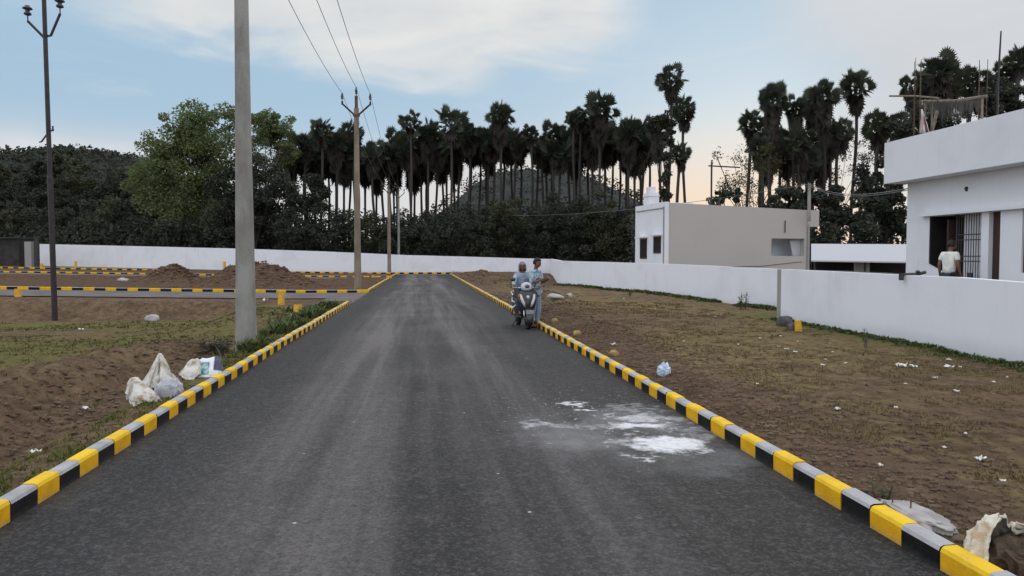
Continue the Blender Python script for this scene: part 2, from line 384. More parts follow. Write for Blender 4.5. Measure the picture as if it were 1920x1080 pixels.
def hbase(u, v):
    if v > VR + .07:                                    # dry field on the right
        e = sm(v, VR + .1, VR + .6)
        h = (.05 + .03 * e + .05 * sm(u, 2, 14)) * (1 - sm(v, 4.5, 8.6) * (1 - sm(u, 26, 34)))
        if u > 40: h += .05
        h -= .18 * math.exp(-((u - 52) / 12) ** 2) * e
        if v > 11: h *= 1 - sm(v, 11, 14)
        return h
    if v >= VL - .08: return -.07
    z = zr(v); d = VL - .15 - v                         # distance outwards from the kerb
    if u < 31.:
        fld = -.12 - .50 * sm(u, 8, 28)
        wid = 1 - .75 * sm(u, 17, 25)                   # the ditch narrows towards the side road
        dit = -.46 * sm(d, .35, 1.2) * (1 - sm(d, 1.7, 3.4)) * wid
        lip = .05 * (1 - sm(d, .3, 1.1))
        rise = sm(d, .5, 3.5)
        near = (1 - sm(d, 2.5, 5.)) * sm(u, 20, 25)     # level verge beside the mouth of the side road
        h = lip + dit + fld * rise * (1 - near) + .07 * math.exp(-((d - 3.6) / .7) ** 2) * wid
        b = sm(u, 29.2, 31.)
        return h * (1 - b) + (z - .03) * b
    if u < SIDE[0][1] + .15: return z - .06 if u > SIDE[0][0] - .1 else z - .03
    if u < 61.:
        dip = -.35 * sm(u, 41, 46) * (1 - sm(u, 59.2, 60.8)) * sm(d, 1.0, 5.)
        return z + .06 + dip
    if u < SIDE[1][1] + .15: return z - .06 if u > SIDE[1][0] - .1 else z - .02
    if u < 84: return z + .05
    return z
def gz(u, v):
    h = hbase(u, v)
    for (mu, mv, ru, rv, mh) in MOUNDS:
        q = ((u - mu) / ru) ** 2 + ((v - mv) / rv) ** 2
        if q < 6: h += mh * math.exp(-q * 1.3) * (1 + .45 * fbm(u, v, 1.1, 4.)) * sm(max(v - VR, VL - v), .15, .9)
    if VL - .17 <= v <= VR + .17 and u < 84: return h
    if v < VL:
        if any(a - .3 < u < b + .3 for a, b in SIDE): return h
        d = VL - .15 - v
        amp = .02 + .17 * sm(d, .3, 1.) * (1 - sm(u, 18, 30)) * (1 - .6 * sm(d, 3.2, 6.)) + .03 * sm(d, 1, 3)
        if 29 < u < 33: amp *= .6
    else:
        d = v - VR - .15; amp = .02 + .045 * sm(d, .2, 1.)
        if v > 10.5: amp *= .3
    if u > 84: amp = .15
    far = 1. if abs(u) < 90 else 0.
    h += amp * (fbm(u, v, .8, 1.7) * 1.2 + fbm(u, v, 3.3, 9.1, 3) * .7) * far
    return h
def steps(segs):
    out = []
    for a, b, s in segs:
        k = max(1, round((b - a) / s)); out += [a + (b - a) * i / k for i in range(k)]
    out.append(segs[-1][1]); return out
US = steps([(-2500, -300, 550), (-300, -40, 65), (-40, 1.6, 7), (1.6, 13, .10), (13, 24, .16), (24, 40, .28), (40, 68, .55), (68, 90, 1.1), (90, 150, 8), (150, 600, 75), (600, 4500, 650)])
VS = steps([(-3000, -500, 500), (-500, -90, 50), (-90, -40, 2.5), (-40, -16, .7), (-16, -9, .22), (-9, -2.80, .085), (-2.80, -2.72, .08), (-2.72, 2.86, .56), (2.86, 2.94, .08), (2.94, 6.5, .09), (6.5, 10.4, .13), (10.4, 16, .7), (16, 60, 5.5), (60, 500, 55), (500, 3000, 500)])
def make_ground():
    nu, nv = len(US), len(VS); vs = []; cov = []
    for u in US:
        for v in VS:
            p = UV(u, v, gz(u, v)); vs.append((p.x, p.y, p.z))
            grass = .5; soil = 0.; green = 0.
            if v > VR:
                grass = .50 + .75 * fbm(u, v, .16, 2.2) + .4 * fbm(u, v, .6, 8.) - .45 * (1 - sm(v, 3.1, 4.3)) - .12 * sm(v, 4.5, 3)
                green = .10 + .5 * fbm(u, v, .3, 5.)
                wv = 9.6
                soil = .35 * (1 - sm(u, 20, 40)) * (1 - sm(v, 3., 4.4)) + .5 * sm(u, 34, 45)
                if u > 40: grass -= .25
                for (mu, mv, ru, rv, mh) in MOUNDS[:4]:
                    q = ((u - mu) / ru) ** 2 + ((v - mv) / rv) ** 2
                    grass -= .6 * math.exp(-q); soil += .3 * math.exp(-q)
                if u < 22 and v > 8.2: green += .8 * sm(v, 8.6, 9.3); grass += .4 * sm(v, 8.6, 9.3)
            elif v < VL:
                d = VL - .15 - v
                if u < 31:
                    bank = sm(d, .7, 1.3) * (1 - sm(d, 3.0, 4.4)) * (1 - sm(u, 16, 22))
                    grass = .80 - .85 * bank + .35 * fbm(u, v, .22, 6.) - .35 * (1 - sm(u, 7., 11.)) * (1 - sm(d, 4., 8.)) - .25 * sm(u, 19, 23) * (1 - sm(u, 26, 28))
                    green = (.85 - .8 * bank) * sm(u, 8, 13) + .3 * fbm(u, v, .3, 5.)
                    if u > 29: grass = .08; soil = .15
                elif u < SIDE[0][1]: grass = .05
                else: grass = .12 + .2 * fbm(u, v, .2, 6.); soil = .8
            if abs(u) > 90: grass, soil, green = .8, 0., .4
            cov.append((grass, soil, green, 1.))
    fs = [(i * nv + j, i * nv + j + 1, (i + 1) * nv + j + 1, (i + 1) * nv + j) for i in range(nu - 1) for j in range(nv - 1)]
    me = bpy.data.meshes.new('ground'); me.from_pydata(vs, [], fs); me.update()
    ca = me.color_attributes.new('cover', 'FLOAT_COLOR', 'POINT')
    ca.data.foreach_set('color', [q for c in cov for q in c])
    me.polygons.foreach_set('use_smooth', [True] * len(me.polygons)); me.materials.append(M_earth)
    o = bpy.data.objects.new('ground', me); COL.objects.link(o)
    if me.polygons[0].normal.z < 0: me.flip_normals()
    return tag(o, 'bare brown earth and dry grass on both sides of the asphalt road', kind='structure')
make_ground()

# ------------------------------------------------------------------ roads
def sheet(name, pts_grid, m, label):
    nu = len(pts_grid); nv = len(pts_grid[0])
    vs = [UV(u, v, z) for row in pts_grid for (u, v, z) in row]
    fs = [(i * nv + j, i * nv + j + 1, (i + 1) * nv + j + 1, (i + 1) * nv + j) for i in range(nu - 1) for j in range(nv - 1)]
    me = bpy.data.meshes.new(name); me.from_pydata(vs, [], fs); me.update()
    if me.polygons[0].normal.z < 0: me.flip_normals()
    uvl = me.uv_layers.new(name='uv'); flat_ = [q for row in pts_grid for q in row]
    for l in me.loops: uvl.data[l.index].uv = (flat_[l.vertex_index][1], flat_[l.vertex_index][0])
    me.materials.append(m); o = bpy.data.objects.new(name, me); COL.objects.link(o)
    return tag(o, label, kind='structure')
sheet('road', [[(u, v, .004 * fbm(u, v, .5, 3.)) for v in [VL - .02 + (VR - VL + .04) * j / 12 for j in range(13)]] for u in steps([(-30, 2, 4), (2, 80, .5)])],
      M_road, 'dark asphalt road running straight towards the far white wall')
for (a, b) in SIDE:
    sheet('side_road', [[(u, v, zr(v) + (.0 if v < -3 else -.006)) for v in [VL - .02 - j * 1.5 for j in range(40)]] for u in (a, (a + b) / 2, b)],
          M_sideroad, 'dusty side road branching left behind the grassy field' if a < 50 else 'farther dusty side road crossing the plots before the long wall')
sheet('side_road', [[(u, v, -.008) for v in (VL - 1.4, VL - .02)] for u in (27.6, SIDE[0][0])], M_sideroad, 'dusty mouth of the side road beside the kerb end')
sheet('side_road', [[(u, v, zr(v) + .005 if v < VL else .006) for v in [8 - j * 2. for j in range(38)]] for u in (77.5, 80.4)],
      M_sideroad, 'cross road along the foot of the far white wall')

# ------------------------------------------------------------------ painted kerbs (side face yellow or black, top yellow or white)
def kerb(path, per, side, label, zf=lambda u, v: 0., h=.142, wd=.112, phase=0., dark_first=False):
    """path: two (u, v) ends; side: +1 when the carriageway lies to the left of the walking direction"""
    (u0, v0), (u1, v1) = path; L = math.hypot(u1 - u0, v1 - v0); eu, ev = (u1 - u0) / L, (v1 - v0) / L
    nu_, nv_ = -ev * side, eu * side                    # points away from the carriageway
    prof = [(0, -.08), (-.004, h - .03), (.006, h - .008), (.024, h), (wd - .018, h + .002), (wd, h - .02), (wd, -.08)]
    mb = MB(); s = phase; k = 1 if dark_first else 0; rk = random.Random(int(L * 100))
    cuts = [0.]
    while cuts[-1] < L:
        cuts.append(min(L, cuts[-1] + per / 2 * rk.uniform(.93, 1.07) - (phase if len(cuts) == 1 else 0)))
    for i in range(len(cuts) - 1):
        a, b = cuts[i], cuts[i + 1]; n = len(prof); vs = []
        dz, do = rk.uniform(-.006, .006), rk.uniform(-.006, .006)
        for t in ((a + .003, b - .003) if L < 90 else (a, b)):
            for (o_, z_) in prof:
                u = u0 + eu * t + nu_ * (o_ + do); v = v0 + ev * t + nv_ * (o_ + do)
                vs.append(UV(u, v, zf(u, v) + z_ + (dz + .008 * nz(u, v, .5, 2.)) * (z_ > 0)))
        y = (i + k) % 2 == 0
        for j in range(n - 1):
            q = (j, j + 1, n + j + 1, n + j)
            if side < 0: q = q[::-1]
            mb.add([vs[x] for x in q], [(0, 1, 2, 3)], (0 if y else 1) if j == 0 or j == 5 else (2 if y else 3))
        for e in (0, n):
            mb.add([vs[e + x] for x in range(n)], [tuple(range(n))], 0 if y else 1)
    o = mb.build('kerb', [K_yel, K_blk, K_yelt, K_wht])
    return tag(o, label, 'kerb', kind='structure')
uR, _ = touv(onz(1690, 1022)); 
kerb(((uR - .67 * 3 , VR), (77.3, VR)), .668, 1, 'long yellow and black painted kerb on the scooter side of the road')
uL, _ = touv(onz(60.5, 946))
kerb(((uL - .67 * 3, VL), (27.6, VL)), .668, -1, 'yellow and black painted kerb passing the white sacks and nearest concrete pole')
kerb(((37.75, VL), (61.3, VL)), .668, -1, 'kerb with pale top running on beyond the second concrete pole')
kerb(((37.55, VL - .05), (37.55, -40.)), .98, -1, 'yellow and black kerb along the far edge of the dusty side road', zf=lambda u, v: zr(v) + .0)
kerb(((66.3, VL), (66.3, -56.)), .98, -1, 'second cross kerb behind the red soil mound', zf=lambda u, v: zr(v))
kerb(((80.4, 7.5), (80.4, -70.)), .98, -1, 'farthest kerb at the foot of the long white wall', zf=lambda u, v: zr(v), h=.2)
kerb(((66.4, VL), (77.4, VL)), .668, -1, 'short kerb beside the third concrete pole')

# ------------------------------------------------------------------ boundary walls
def wall_run(pts, label, th=.2, m=M_white, cap=None, name='boundary_wall'):
    """pts: (x, y, z0, z1) along the front face; thickness goes away from the camera"""
    mb = MB(); k = len(pts); P = [Vector((p[0], p[1], 0)) for p in pts]
    back = []
    rw = random.Random(k); pts = [(p[0], p[1], p[2], p[3] + rw.uniform(-.012, .012)) for p in pts]
    for i in range(k):
        t = (P[min(i + 1, k - 1)] - P[max(i - 1, 0)]).normalized(); nn = Vector((-t.y, t.x, 0))
        if nn.dot(P[i]) < 0: nn = -nn
        back.append(P[i] + nn * th)
    for i in range(k - 1):
        a, b = pts[i], pts[i + 1]
        vs = [(P[i].x, P[i].y, a[2] - .4), (P[i + 1].x, P[i + 1].y, b[2] - .4), (P[i + 1].x, P[i + 1].y, b[3]), (P[i].x, P[i].y, a[3]),
              (back[i].x, back[i].y, a[2] - .4), (back[i + 1].x, back[i + 1].y, b[2] - .4), (back[i + 1].x, back[i + 1].y, b[3]), (back[i].x, back[i].y, a[3])]
        fs = [(0, 1, 2, 3), (5, 4, 7, 6), (3, 2, 6, 7), (0, 4, 5, 1)]
        if i == 0: fs.append((4, 0, 3, 7))
        if i == k - 2: fs.append((1, 5, 6, 2))
        mb.add(vs, fs)
    o = mb.build(name, m)
    return tag(o, label, 'wall', 'white boundary walls', 'thing')
def fit(tab):
    out = []
    for px, yt, yb, D in tab:
        a, b = atD(px, yb, D), atD(px, yt, D); out.append((b.x, b.y, a.z, b.z))
    return out
def subdiv(tab, n):
    out = []
    for a, b in zip(tab, tab[1:]):
        out += [tuple(p + (q - p) * i / n for p, q in zip(a, b)) for i in range(n)]
    return out + [tab[-1]]
# the long far wall: slightly uneven top, as built in bays
far = fit([(74, 457.5, 494, 93.5), (300, 462.5, 498, 89.5), (480, 467, 501, 87), (600, 471, 505, 86), (760, 478, 509, 85), (870, 481, 513, 84.2), (1031, 485.5, 518, 83)])
far_wall = wall_run(subdiv(far, 3), 'long low white wall closing off the far end of the road below the palms')
side = fit([(1031, 485.5, 518, 83.2), (1049, 489, 536, 46)])
wall_run(side, 'short receding white wall run behind the standing man')
mid = fit([(1049.5, 489, 536, 45.8), (1180, 492.5, 552, 36.5), (1330, 498.5, 567, 29.5), (1480, 505.5, 584, 24.2)])
wall_run(subdiv(mid, 3), 'slanting white wall in front of the beige house')
near = fit([(1465, 504.5, 598, 20.6), (1690, 515, 643, 15.2), (1920, 528.5, 691, 11.65), (2200, 546, 755, 9.0), (2900, 600, 930, 5.6)])
wall_run(subdiv(near, 2), 'white wall standing closest to the road in front of the near house')
ret = fit([(1467, 504.5, 598, 20.7), (1590, 508, 580, 21.6), (1690, 512.5, 575, 22.2)])
wall_run(ret, 'unplastered grey-topped return wall between the two white houses', m=M_grey)

# ------------------------------------------------------------------ electricity poles
def arms_and_insulators(t, z0, half, rise, m_arm, conc=True, pin=.42):
    for sx in (-1, 1):
        a = MB(); a.tube([(sx * .08, 0, z0), (sx * half, 0, z0 + rise)], .045, 6); a.tube([(sx * half, 0, z0 + rise - .05), (sx * half, 0, z0 + rise + .12)], .05, 6)
        arm = a.build('cross_arm', m_arm, t)
        i = MB(); i.lathe((sx * half, 0, z0 + rise + .1), [(.015, 0), (.015, .12), (.055, .13), (.075, .17), (.045, .2), (.085, .25), (.06, .3), (.05, .36), (.035, .42)], 10)
        i.build('insulator', M_porc, t, smooth=True)
def concrete_pole(u, v, label, m, zt=9.1, w0=.37, w1=.235, d0=.17, d1=.12, lean=0., zb=0., head=True):
    t = thing('utility_pole', label, 'utility pole', UV(u, v, zb), TH + lean, 'concrete power poles')
    mb = MB(); N = 9
    for i in range(N):
        a, b = i / N, (i + 1) / N
        vs = []
        for q in (a, b):
            w_, d_ = (w1 + (w0 - w1) * (1 - q) ** 1.7) / 2, (d0 + (d1 - d0) * q) / 2; z = -.3 + (zt + .3) * q; c = .025
            for (x, y) in ((-w_ + c, -d_), (w_ - c, -d_), (w_, -d_ + c), (w_, d_ - c), (w_ - c, d_), (-w_ + c, d_), (-w_, d_ - c), (-w_, -d_ + c)): vs.append((x, y, z))
        mb.add(vs, [(j, (j + 1) % 8, 8 + (j + 1) % 8, 8 + j) for j in range(8)] + ([tuple(range(8, 16))] if i == N - 1 else []))
    mb.build('shaft', m, t)
    if head:
        b = MB(); b.box((0, 0, zt - .35), (w1 + .10, d1 + .10, .10)); b.build('clamp', M_rust, t)
        arms_and_insulators(t, zt - .35, .68, .55, M_steel)
        s = MB(); s.box((0, 0, zt + .28), (.15, .11, .62)); s.build('top_bracket', M_rust, t)
        i = MB(); i.lathe((0, 0, zt + .58), [(.02, 0), (.02, .1), (.06, .12), (.04, .2), (.08, .25), (.05, .33), (.03, .45)], 10); i.build('insulator', M_porc, t, smooth=True)
    return t
def base_uv(px, py, z=0.): return touv(onz(px, py, z))
p1 = base_uv(462, 657); p2 = base_uv(671, 548); p3 = base_uv(730, 513.5); p4 = base_uv(748, 510.5)
concrete_pole(*p1, 'thick grey concrete pole rising out of the frame beside the kerb', M_conc, w1=.21)
concrete_pole(*p2, 'brownish concrete pole with forked steel arms carrying three wires', M_concbrown)
concrete_pole(*p3, 'third concrete pole back, brown and rising into the palm crowns', M_concbrown, w0=.42, w1=.3)
concrete_pole(*p4, 'slim pale concrete pole farthest along the road edge', M_conc, w0=.30, w1=.22, zt=9.3)

def steel_pole():
    b = onz(103, 598, -.55); t = thing('steel_pole', 'dark slender steel pole with two forked insulator arms in the field', 'utility pole', (b.x, b.y, b.z), TH * .3)
    D = b.y; s = D / F
    zj = atD(88, 70, D).z - b.z; top = 12.6
    m = MB(); m.tube([(0, 0, -.3), (0, 0, 5.2), (0, 0, 5.25), (0, 0, top)], [.10, .10, .085, .075], 10); m.build('shaft', M_steel, t)
    for sx, dx_, rise in ((-1, .60, .58), (1, .56, .85)):
        a = MB()
        if sx < 0: a.tube([(-.05, 0, zj), (-dx_, 0, zj + rise)], .05, 6)
        else: a.tube([(.05, 0, zj + .05), (.20, 0, zj + .06), (dx_, 0, zj + rise)], .05, 6)
        a.tube([(sx * dx_, 0, zj + rise - .06), (sx * dx_, 0, zj + rise + .22)], .022, 6); a.build('cross_arm', M_steel, t)
        i = MB(); i.lathe((sx * dx_, 0, zj + rise + .2), [(.05, 0), (.13, .04), (.12, .1), (.07, .14), (.08, .2), (.17, .24), (.16, .28), (.10, .31), (.08, .36)], 12)
        i.build('insulator', M_porc, t, smooth=True)
    z2 = atD(92, 248, D).z - b.z
    a = MB(); a.tube([(-.04, 0, z2 - .05), (-.26, 0, z2 - .34), (-.34, 0, z2 - .36)], .03, 6); a.build('stay_bracket', M_steel, t)
    a = MB(); a.box((.13, 0, z2 + .06), (.1, .06, .05)); a.lathe((.16, 0, z2 + .08), [(.03, 0), (.04, .04), (.02, .08), (.04, .14)], 8); a.build('service_bracket', M_steel, t)
    t.rotation_euler = (0, R(-.55), TH * .3)
steel_pole()
def wire(a, b, sag, label, rad=.011):
    pts = [Vector(a).lerp(Vector(b), i / 28) - Vector((0, 0, 4 * sag * (i / 28) * (1 - i / 28))) for i in range(29)]
    m = MB(); m.tube(pts, rad, 5); tag(m.build('power_line', M_wire), label, 'power line', 'overhead power lines')
def head_pt(p, x, z): return UV(p[0], p[1], z) + Vector((math.cos(TH), math.sin(TH), 0)) * x
for x, z, nm in ((-.68, 9.82, 'on the left insulator'), (0, 10.12, 'on the pole top insulator'), (.68, 9.82, 'on the right insulator')):
    wire(head_pt(p1, x * 1.1, z), head_pt(p2, x, z), .42, 'sagging wire from the frame edge to the brownish pole, ' + nm)
    wire(head_pt(p2, x, z), head_pt(p3, x, z), .55, 'thin wire running back from the brownish pole, ' + nm)
    wire(head_pt(p3, x, z), head_pt(p4, x, z), .3, 'short far wire among the palm crowns, ' + nm)
def house_wire(a, b, sag, label): wire(a, b, sag, label, .014)

# ------------------------------------------------------------------ near house (facade parallel to the road)
HV, HU = 14.14, 20.46                                    # facade plane, far corner
def near_house():
    h = thing('near_house', 'flat-roofed white house with deep roof parapet and barred porch beyond the close wall', 'house', (0, 0, 0))
    def fu(px): return touv(onv(px, 450, HV))[0]
    uA, uG, uJ, uD, uE, uF = fu(1742), fu(1787), fu(1838), fu(1851), fu(1875), fu(1916)
    z0, zl, zc = .0, 2.86, 4.6
    W_ = MB()
    W_.uvbox(uA, HU, HV, HV + .22, z0, zl)                # wall beside porch
    W_.uvbox(-2, HU, HV, HV + .22, zl, zc)                # over the openings
    W_.uvbox(uF, uE, HV, HV + .22, z0, zl)
    W_.uvbox(-2, uF, HV, HV + .22, z0, 1.35); W_.uvbox(-2, uF - 1.5, HV, HV + .22, 1.35, zl)
    W_.uvbox(HU - .22, HU, HV + .22, HV + 8, z0, zc)      # far gable wall
    W_.uvbox(-2, HU - .22, HV + 7.8, HV + 8, z0, zc)
    W_.uvbox(uD - .02, uJ, HV + .02, HV + .34, z0, zl)    # jamb pier
    W_.uvbox(uJ, uG + .02, HV + .34, HV + .5, z0, zl)     # porch back wall behind the grille
    W_.uvbox(uG + .1, uA, HV + 1.3, HV + 1.5, z0, .9)
    W_.build('wall', M_house, h)
    pl = MB(); pl.uvbox(-2, HU - .3, HV + .25, HV + 7.7, -.2, .42); pl.build('plinth', M_grey, h)
    zt, zb = onv(1660, 268, HV - .6).z, onv(1657, 345, HV - .6).z
    ue = touv(onv(1658, 300, HV - .6))[0]
    r = MB(); r.uvbox(-3, ue, HV - .6, HV - .48, zb, zt); r.uvbox(ue - .12, ue, HV - .48, HV + 8.4, zb, zt); r.uvbox(-3, ue - .12, HV - .48, HV + 8.4, zb + .003, zb + .18)
    r.build('roof_parapet', M_house, h)
    b = MB(); b.uvbox(-2, uA + .25, HV - .16, HV - .003, zl + .01, zl + .10); b.build('lintel_band', M_house, h)
    d = MB(); d.uvbox(uE + .001, uD - .021, HV + .14, HV + .19, .3, zl); do = d.build('door', M_wood, h)
    k = MB(); k.box(UV(uE + .12, HV + .12, 1.4), (.04, .05, .14)); k.build('handle', M_iron, do)
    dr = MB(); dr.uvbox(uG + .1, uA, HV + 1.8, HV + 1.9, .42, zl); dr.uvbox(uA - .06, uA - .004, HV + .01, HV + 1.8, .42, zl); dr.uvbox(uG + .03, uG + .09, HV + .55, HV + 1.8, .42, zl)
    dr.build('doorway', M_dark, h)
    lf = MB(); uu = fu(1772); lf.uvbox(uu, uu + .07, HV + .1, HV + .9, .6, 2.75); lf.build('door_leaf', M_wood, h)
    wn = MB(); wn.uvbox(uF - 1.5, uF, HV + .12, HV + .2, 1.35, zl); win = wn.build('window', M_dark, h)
    fr = MB()
    for a, c in ((uF - .06, uF), (uF - .80, uF - .74)): fr.uvbox(a, c, HV + .05, HV + .12, 1.35, zl)
    fr.build('frame', M_wood, win)
    g = MB(); n = 11
    for i in range(n + 1):
        u = uJ + (uG - uJ) * i / n; g.tube([UV(u, HV + .1, .45), UV(u, HV + .1, zl)], .011 if i not in (0, n) else .02, 5)
    for z in (2.32, 2.18, 1.75, 1.62, 1.05, .9): g.tube([UV(uJ, HV + .1, z), UV(uG, HV + .1, z)], .014, 5)
    gate = g.build('grille_gate', M_iron, h)
    q = MB(); q.uvbox(uJ, uG, HV + .12, HV + .15, .42, .98); q.build('kick_panel', M_iron, gate)
    q = MB(); um = (uJ * .55 + uG * .45); q.uvbox(um - .08, um + .08, HV + .06, HV + .12, .98, 1.32); q.build('latch_box', M_iron, gate)
    pp = MB(); a0, a1 = UV(uA, HV - .02, .3), UV(uG + .05, HV - .02, .3)
    vs = [UV(uA, HV - .12, .2), UV(uG, HV - .12, .2), UV(uG, HV - .12, 1.22), UV(uA, HV - .12, 1.55)]; vs += [q_ + RN * .12 for q_ in vs]
    pp.add(vs, [(0, 1, 2, 3), (7, 6, 5, 4), (3, 2, 6, 7), (0, 3, 7, 4), (1, 5, 6, 2)]); pp.build('stair_parapet', M_house, h)
    sp = MB(); sp.lathe(onv(1812, 350, HV - .02), [(.03, 0), (.05, -.05), (.02, -.12)][::-1], 8); sp.build('lamp_holder', M_iron, h)
    return zt, zb
H_ZT, H_ZB = near_house()
ROOFZ = H_ZB + .18
def rebar(px, y0, v, n, label, wd=.28):
    b = onv(px, 300, v); z1 = onv(px, y0, v).z; u, vv = touv(b)
    t = thing('rebar_bundle', label, 'rebar', UV(u, vv, ROOFZ), 0, 'starter bars on the roof')
    c = MB(); c.box((0, 0, .22), (.34, .34, .44)); c.build('column_stub', M_grey, t)
    rr = random.Random(px)
    for i in range(n):
        x, y = (-wd / 2 + wd * i / max(1, n - 1)), (.1 if i % 2 else -.1)
        m = MB(); m.tube([(x, y, .4), (x + rr.uniform(-.02, .02), y, z1 - ROOFZ - rr.uniform(0, .35))], .009, 5); m.build('bar', M_rust, t)
rebar(1718, 100, HV + .6, 4, 'upright starter bars sticking up at the roof corner of the near house', .26)
rebar(1836, 104, HV + 1.2, 3, 'starter bars behind the makeshift roof shelter', .2)
m = MB(); a = onv(1871, 160, HV + .8); b = onv(1877, 58, HV + .8); u_, v_ = touv(a); m.tube([UV(u_ - .02, v_, ROOFZ), a, b], [.035, .03, .018], 6)
tag(m.build('mast', M_steel), 'lone dark mast leaning above the roof of the near house', 'mast')
def shelter():
    v = HV + .5
    c = onv(1780, 240, v); t = thing('roof_shelter', 'makeshift shelter of bamboo poles and drooping net on the near house roof', 'shelter', (0, 0, 0))
    for px, y in ((1735, 186), (1748, 190), (1842, 182)):
        a = onv(px, y, v); u, vv = touv(a); p = MB(); p.tube([UV(u, vv, ROOFZ), a], .03, 6); p.build('post', M_bamboo, t)
    p = MB(); p.tube([onv(1668, 180, v), onv(1715, 180, v), onv(1760, 184, v)], .028, 6); p.build('crossbar', M_bamboo, t)
    p = MB(); p.tube([onv(1728, 190, v), onv(1790, 189, v), onv(1850, 180, v)], .04, 6); p.build('crossbar', M_bamboo, t)
    # drooping net hung between the bars: many strands
    rr = random.Random(3); n = MB()
    for i in range(400):
        px = rr.uniform(1722, 1840); top = 186 + rr.uniform(0, 6); ln = (10 + 34 * math.exp(-((px - 1785) / 45) ** 2)) * rr.uniform(.3, 1.)
        vv = v + rr.uniform(-.1, 1.2); a = onv(px, top, vv); b = onv(px + rr.uniform(-5, 5), top + ln, vv)
        w_ = RD * rr.uniform(.008, .02); n.add([a - w_, a + w_, b + w_ * .4, b - w_ * .4], [(0, 1, 2, 3)])
    n.build('netting', mat('sun_bleached_net', (.12, .115, .10), (.065, .062, .055), 4., .9), t)
shelter()
def cloth():
    v = HV + .15; mb = MB(); n = 10; vs = []; k = 7
    for j in range(k):
        for i in range(n):
            f = i / (n - 1); g = j / (k - 1)
            px = 1727 + (3 + 17 * g) * f - 3 * g; py = 205 + 45 * g
            vs.append(onv(px, py, v + .10 * math.sin(f * 9 + g) * (.3 + g)))
    mb.add(vs, [(j * n + i, j * n + i + 1, (j + 1) * n + i + 1, (j + 1) * n + i) for j in range(k - 1) for i in range(n - 1)])
    m_, t, p = newmat('striped_cloth'); o = t.n('ShaderNodeNewGeometry').outputs['Position']
    f = t.ss(t.m('SINE', t.m('MULTIPLY', t.v('DOT_PRODUCT', o, tuple(RD), out=1), 30.)), -.1, .3)
    t.put(p.inputs['Base Color'], t.mix(f, (.55, .50, .46), (.32, .20, .22)))
    c = mb.build('hanging_cloth', m_, smooth=True); sl = c.modifiers.new('thickness', 'SOLIDIFY'); sl.thickness = .012
    tag(c, 'pale striped cloth hanging from the roof shelter', 'cloth')
cloth()
m = MB(); m.tube([onv(1746, 252, HV + .3), onv(1757, 208, HV + .3)], .045, 6); tag(m.build('plank', M_bamboo), 'weathered pole propped beside the striped cloth on the roof', 'plank')

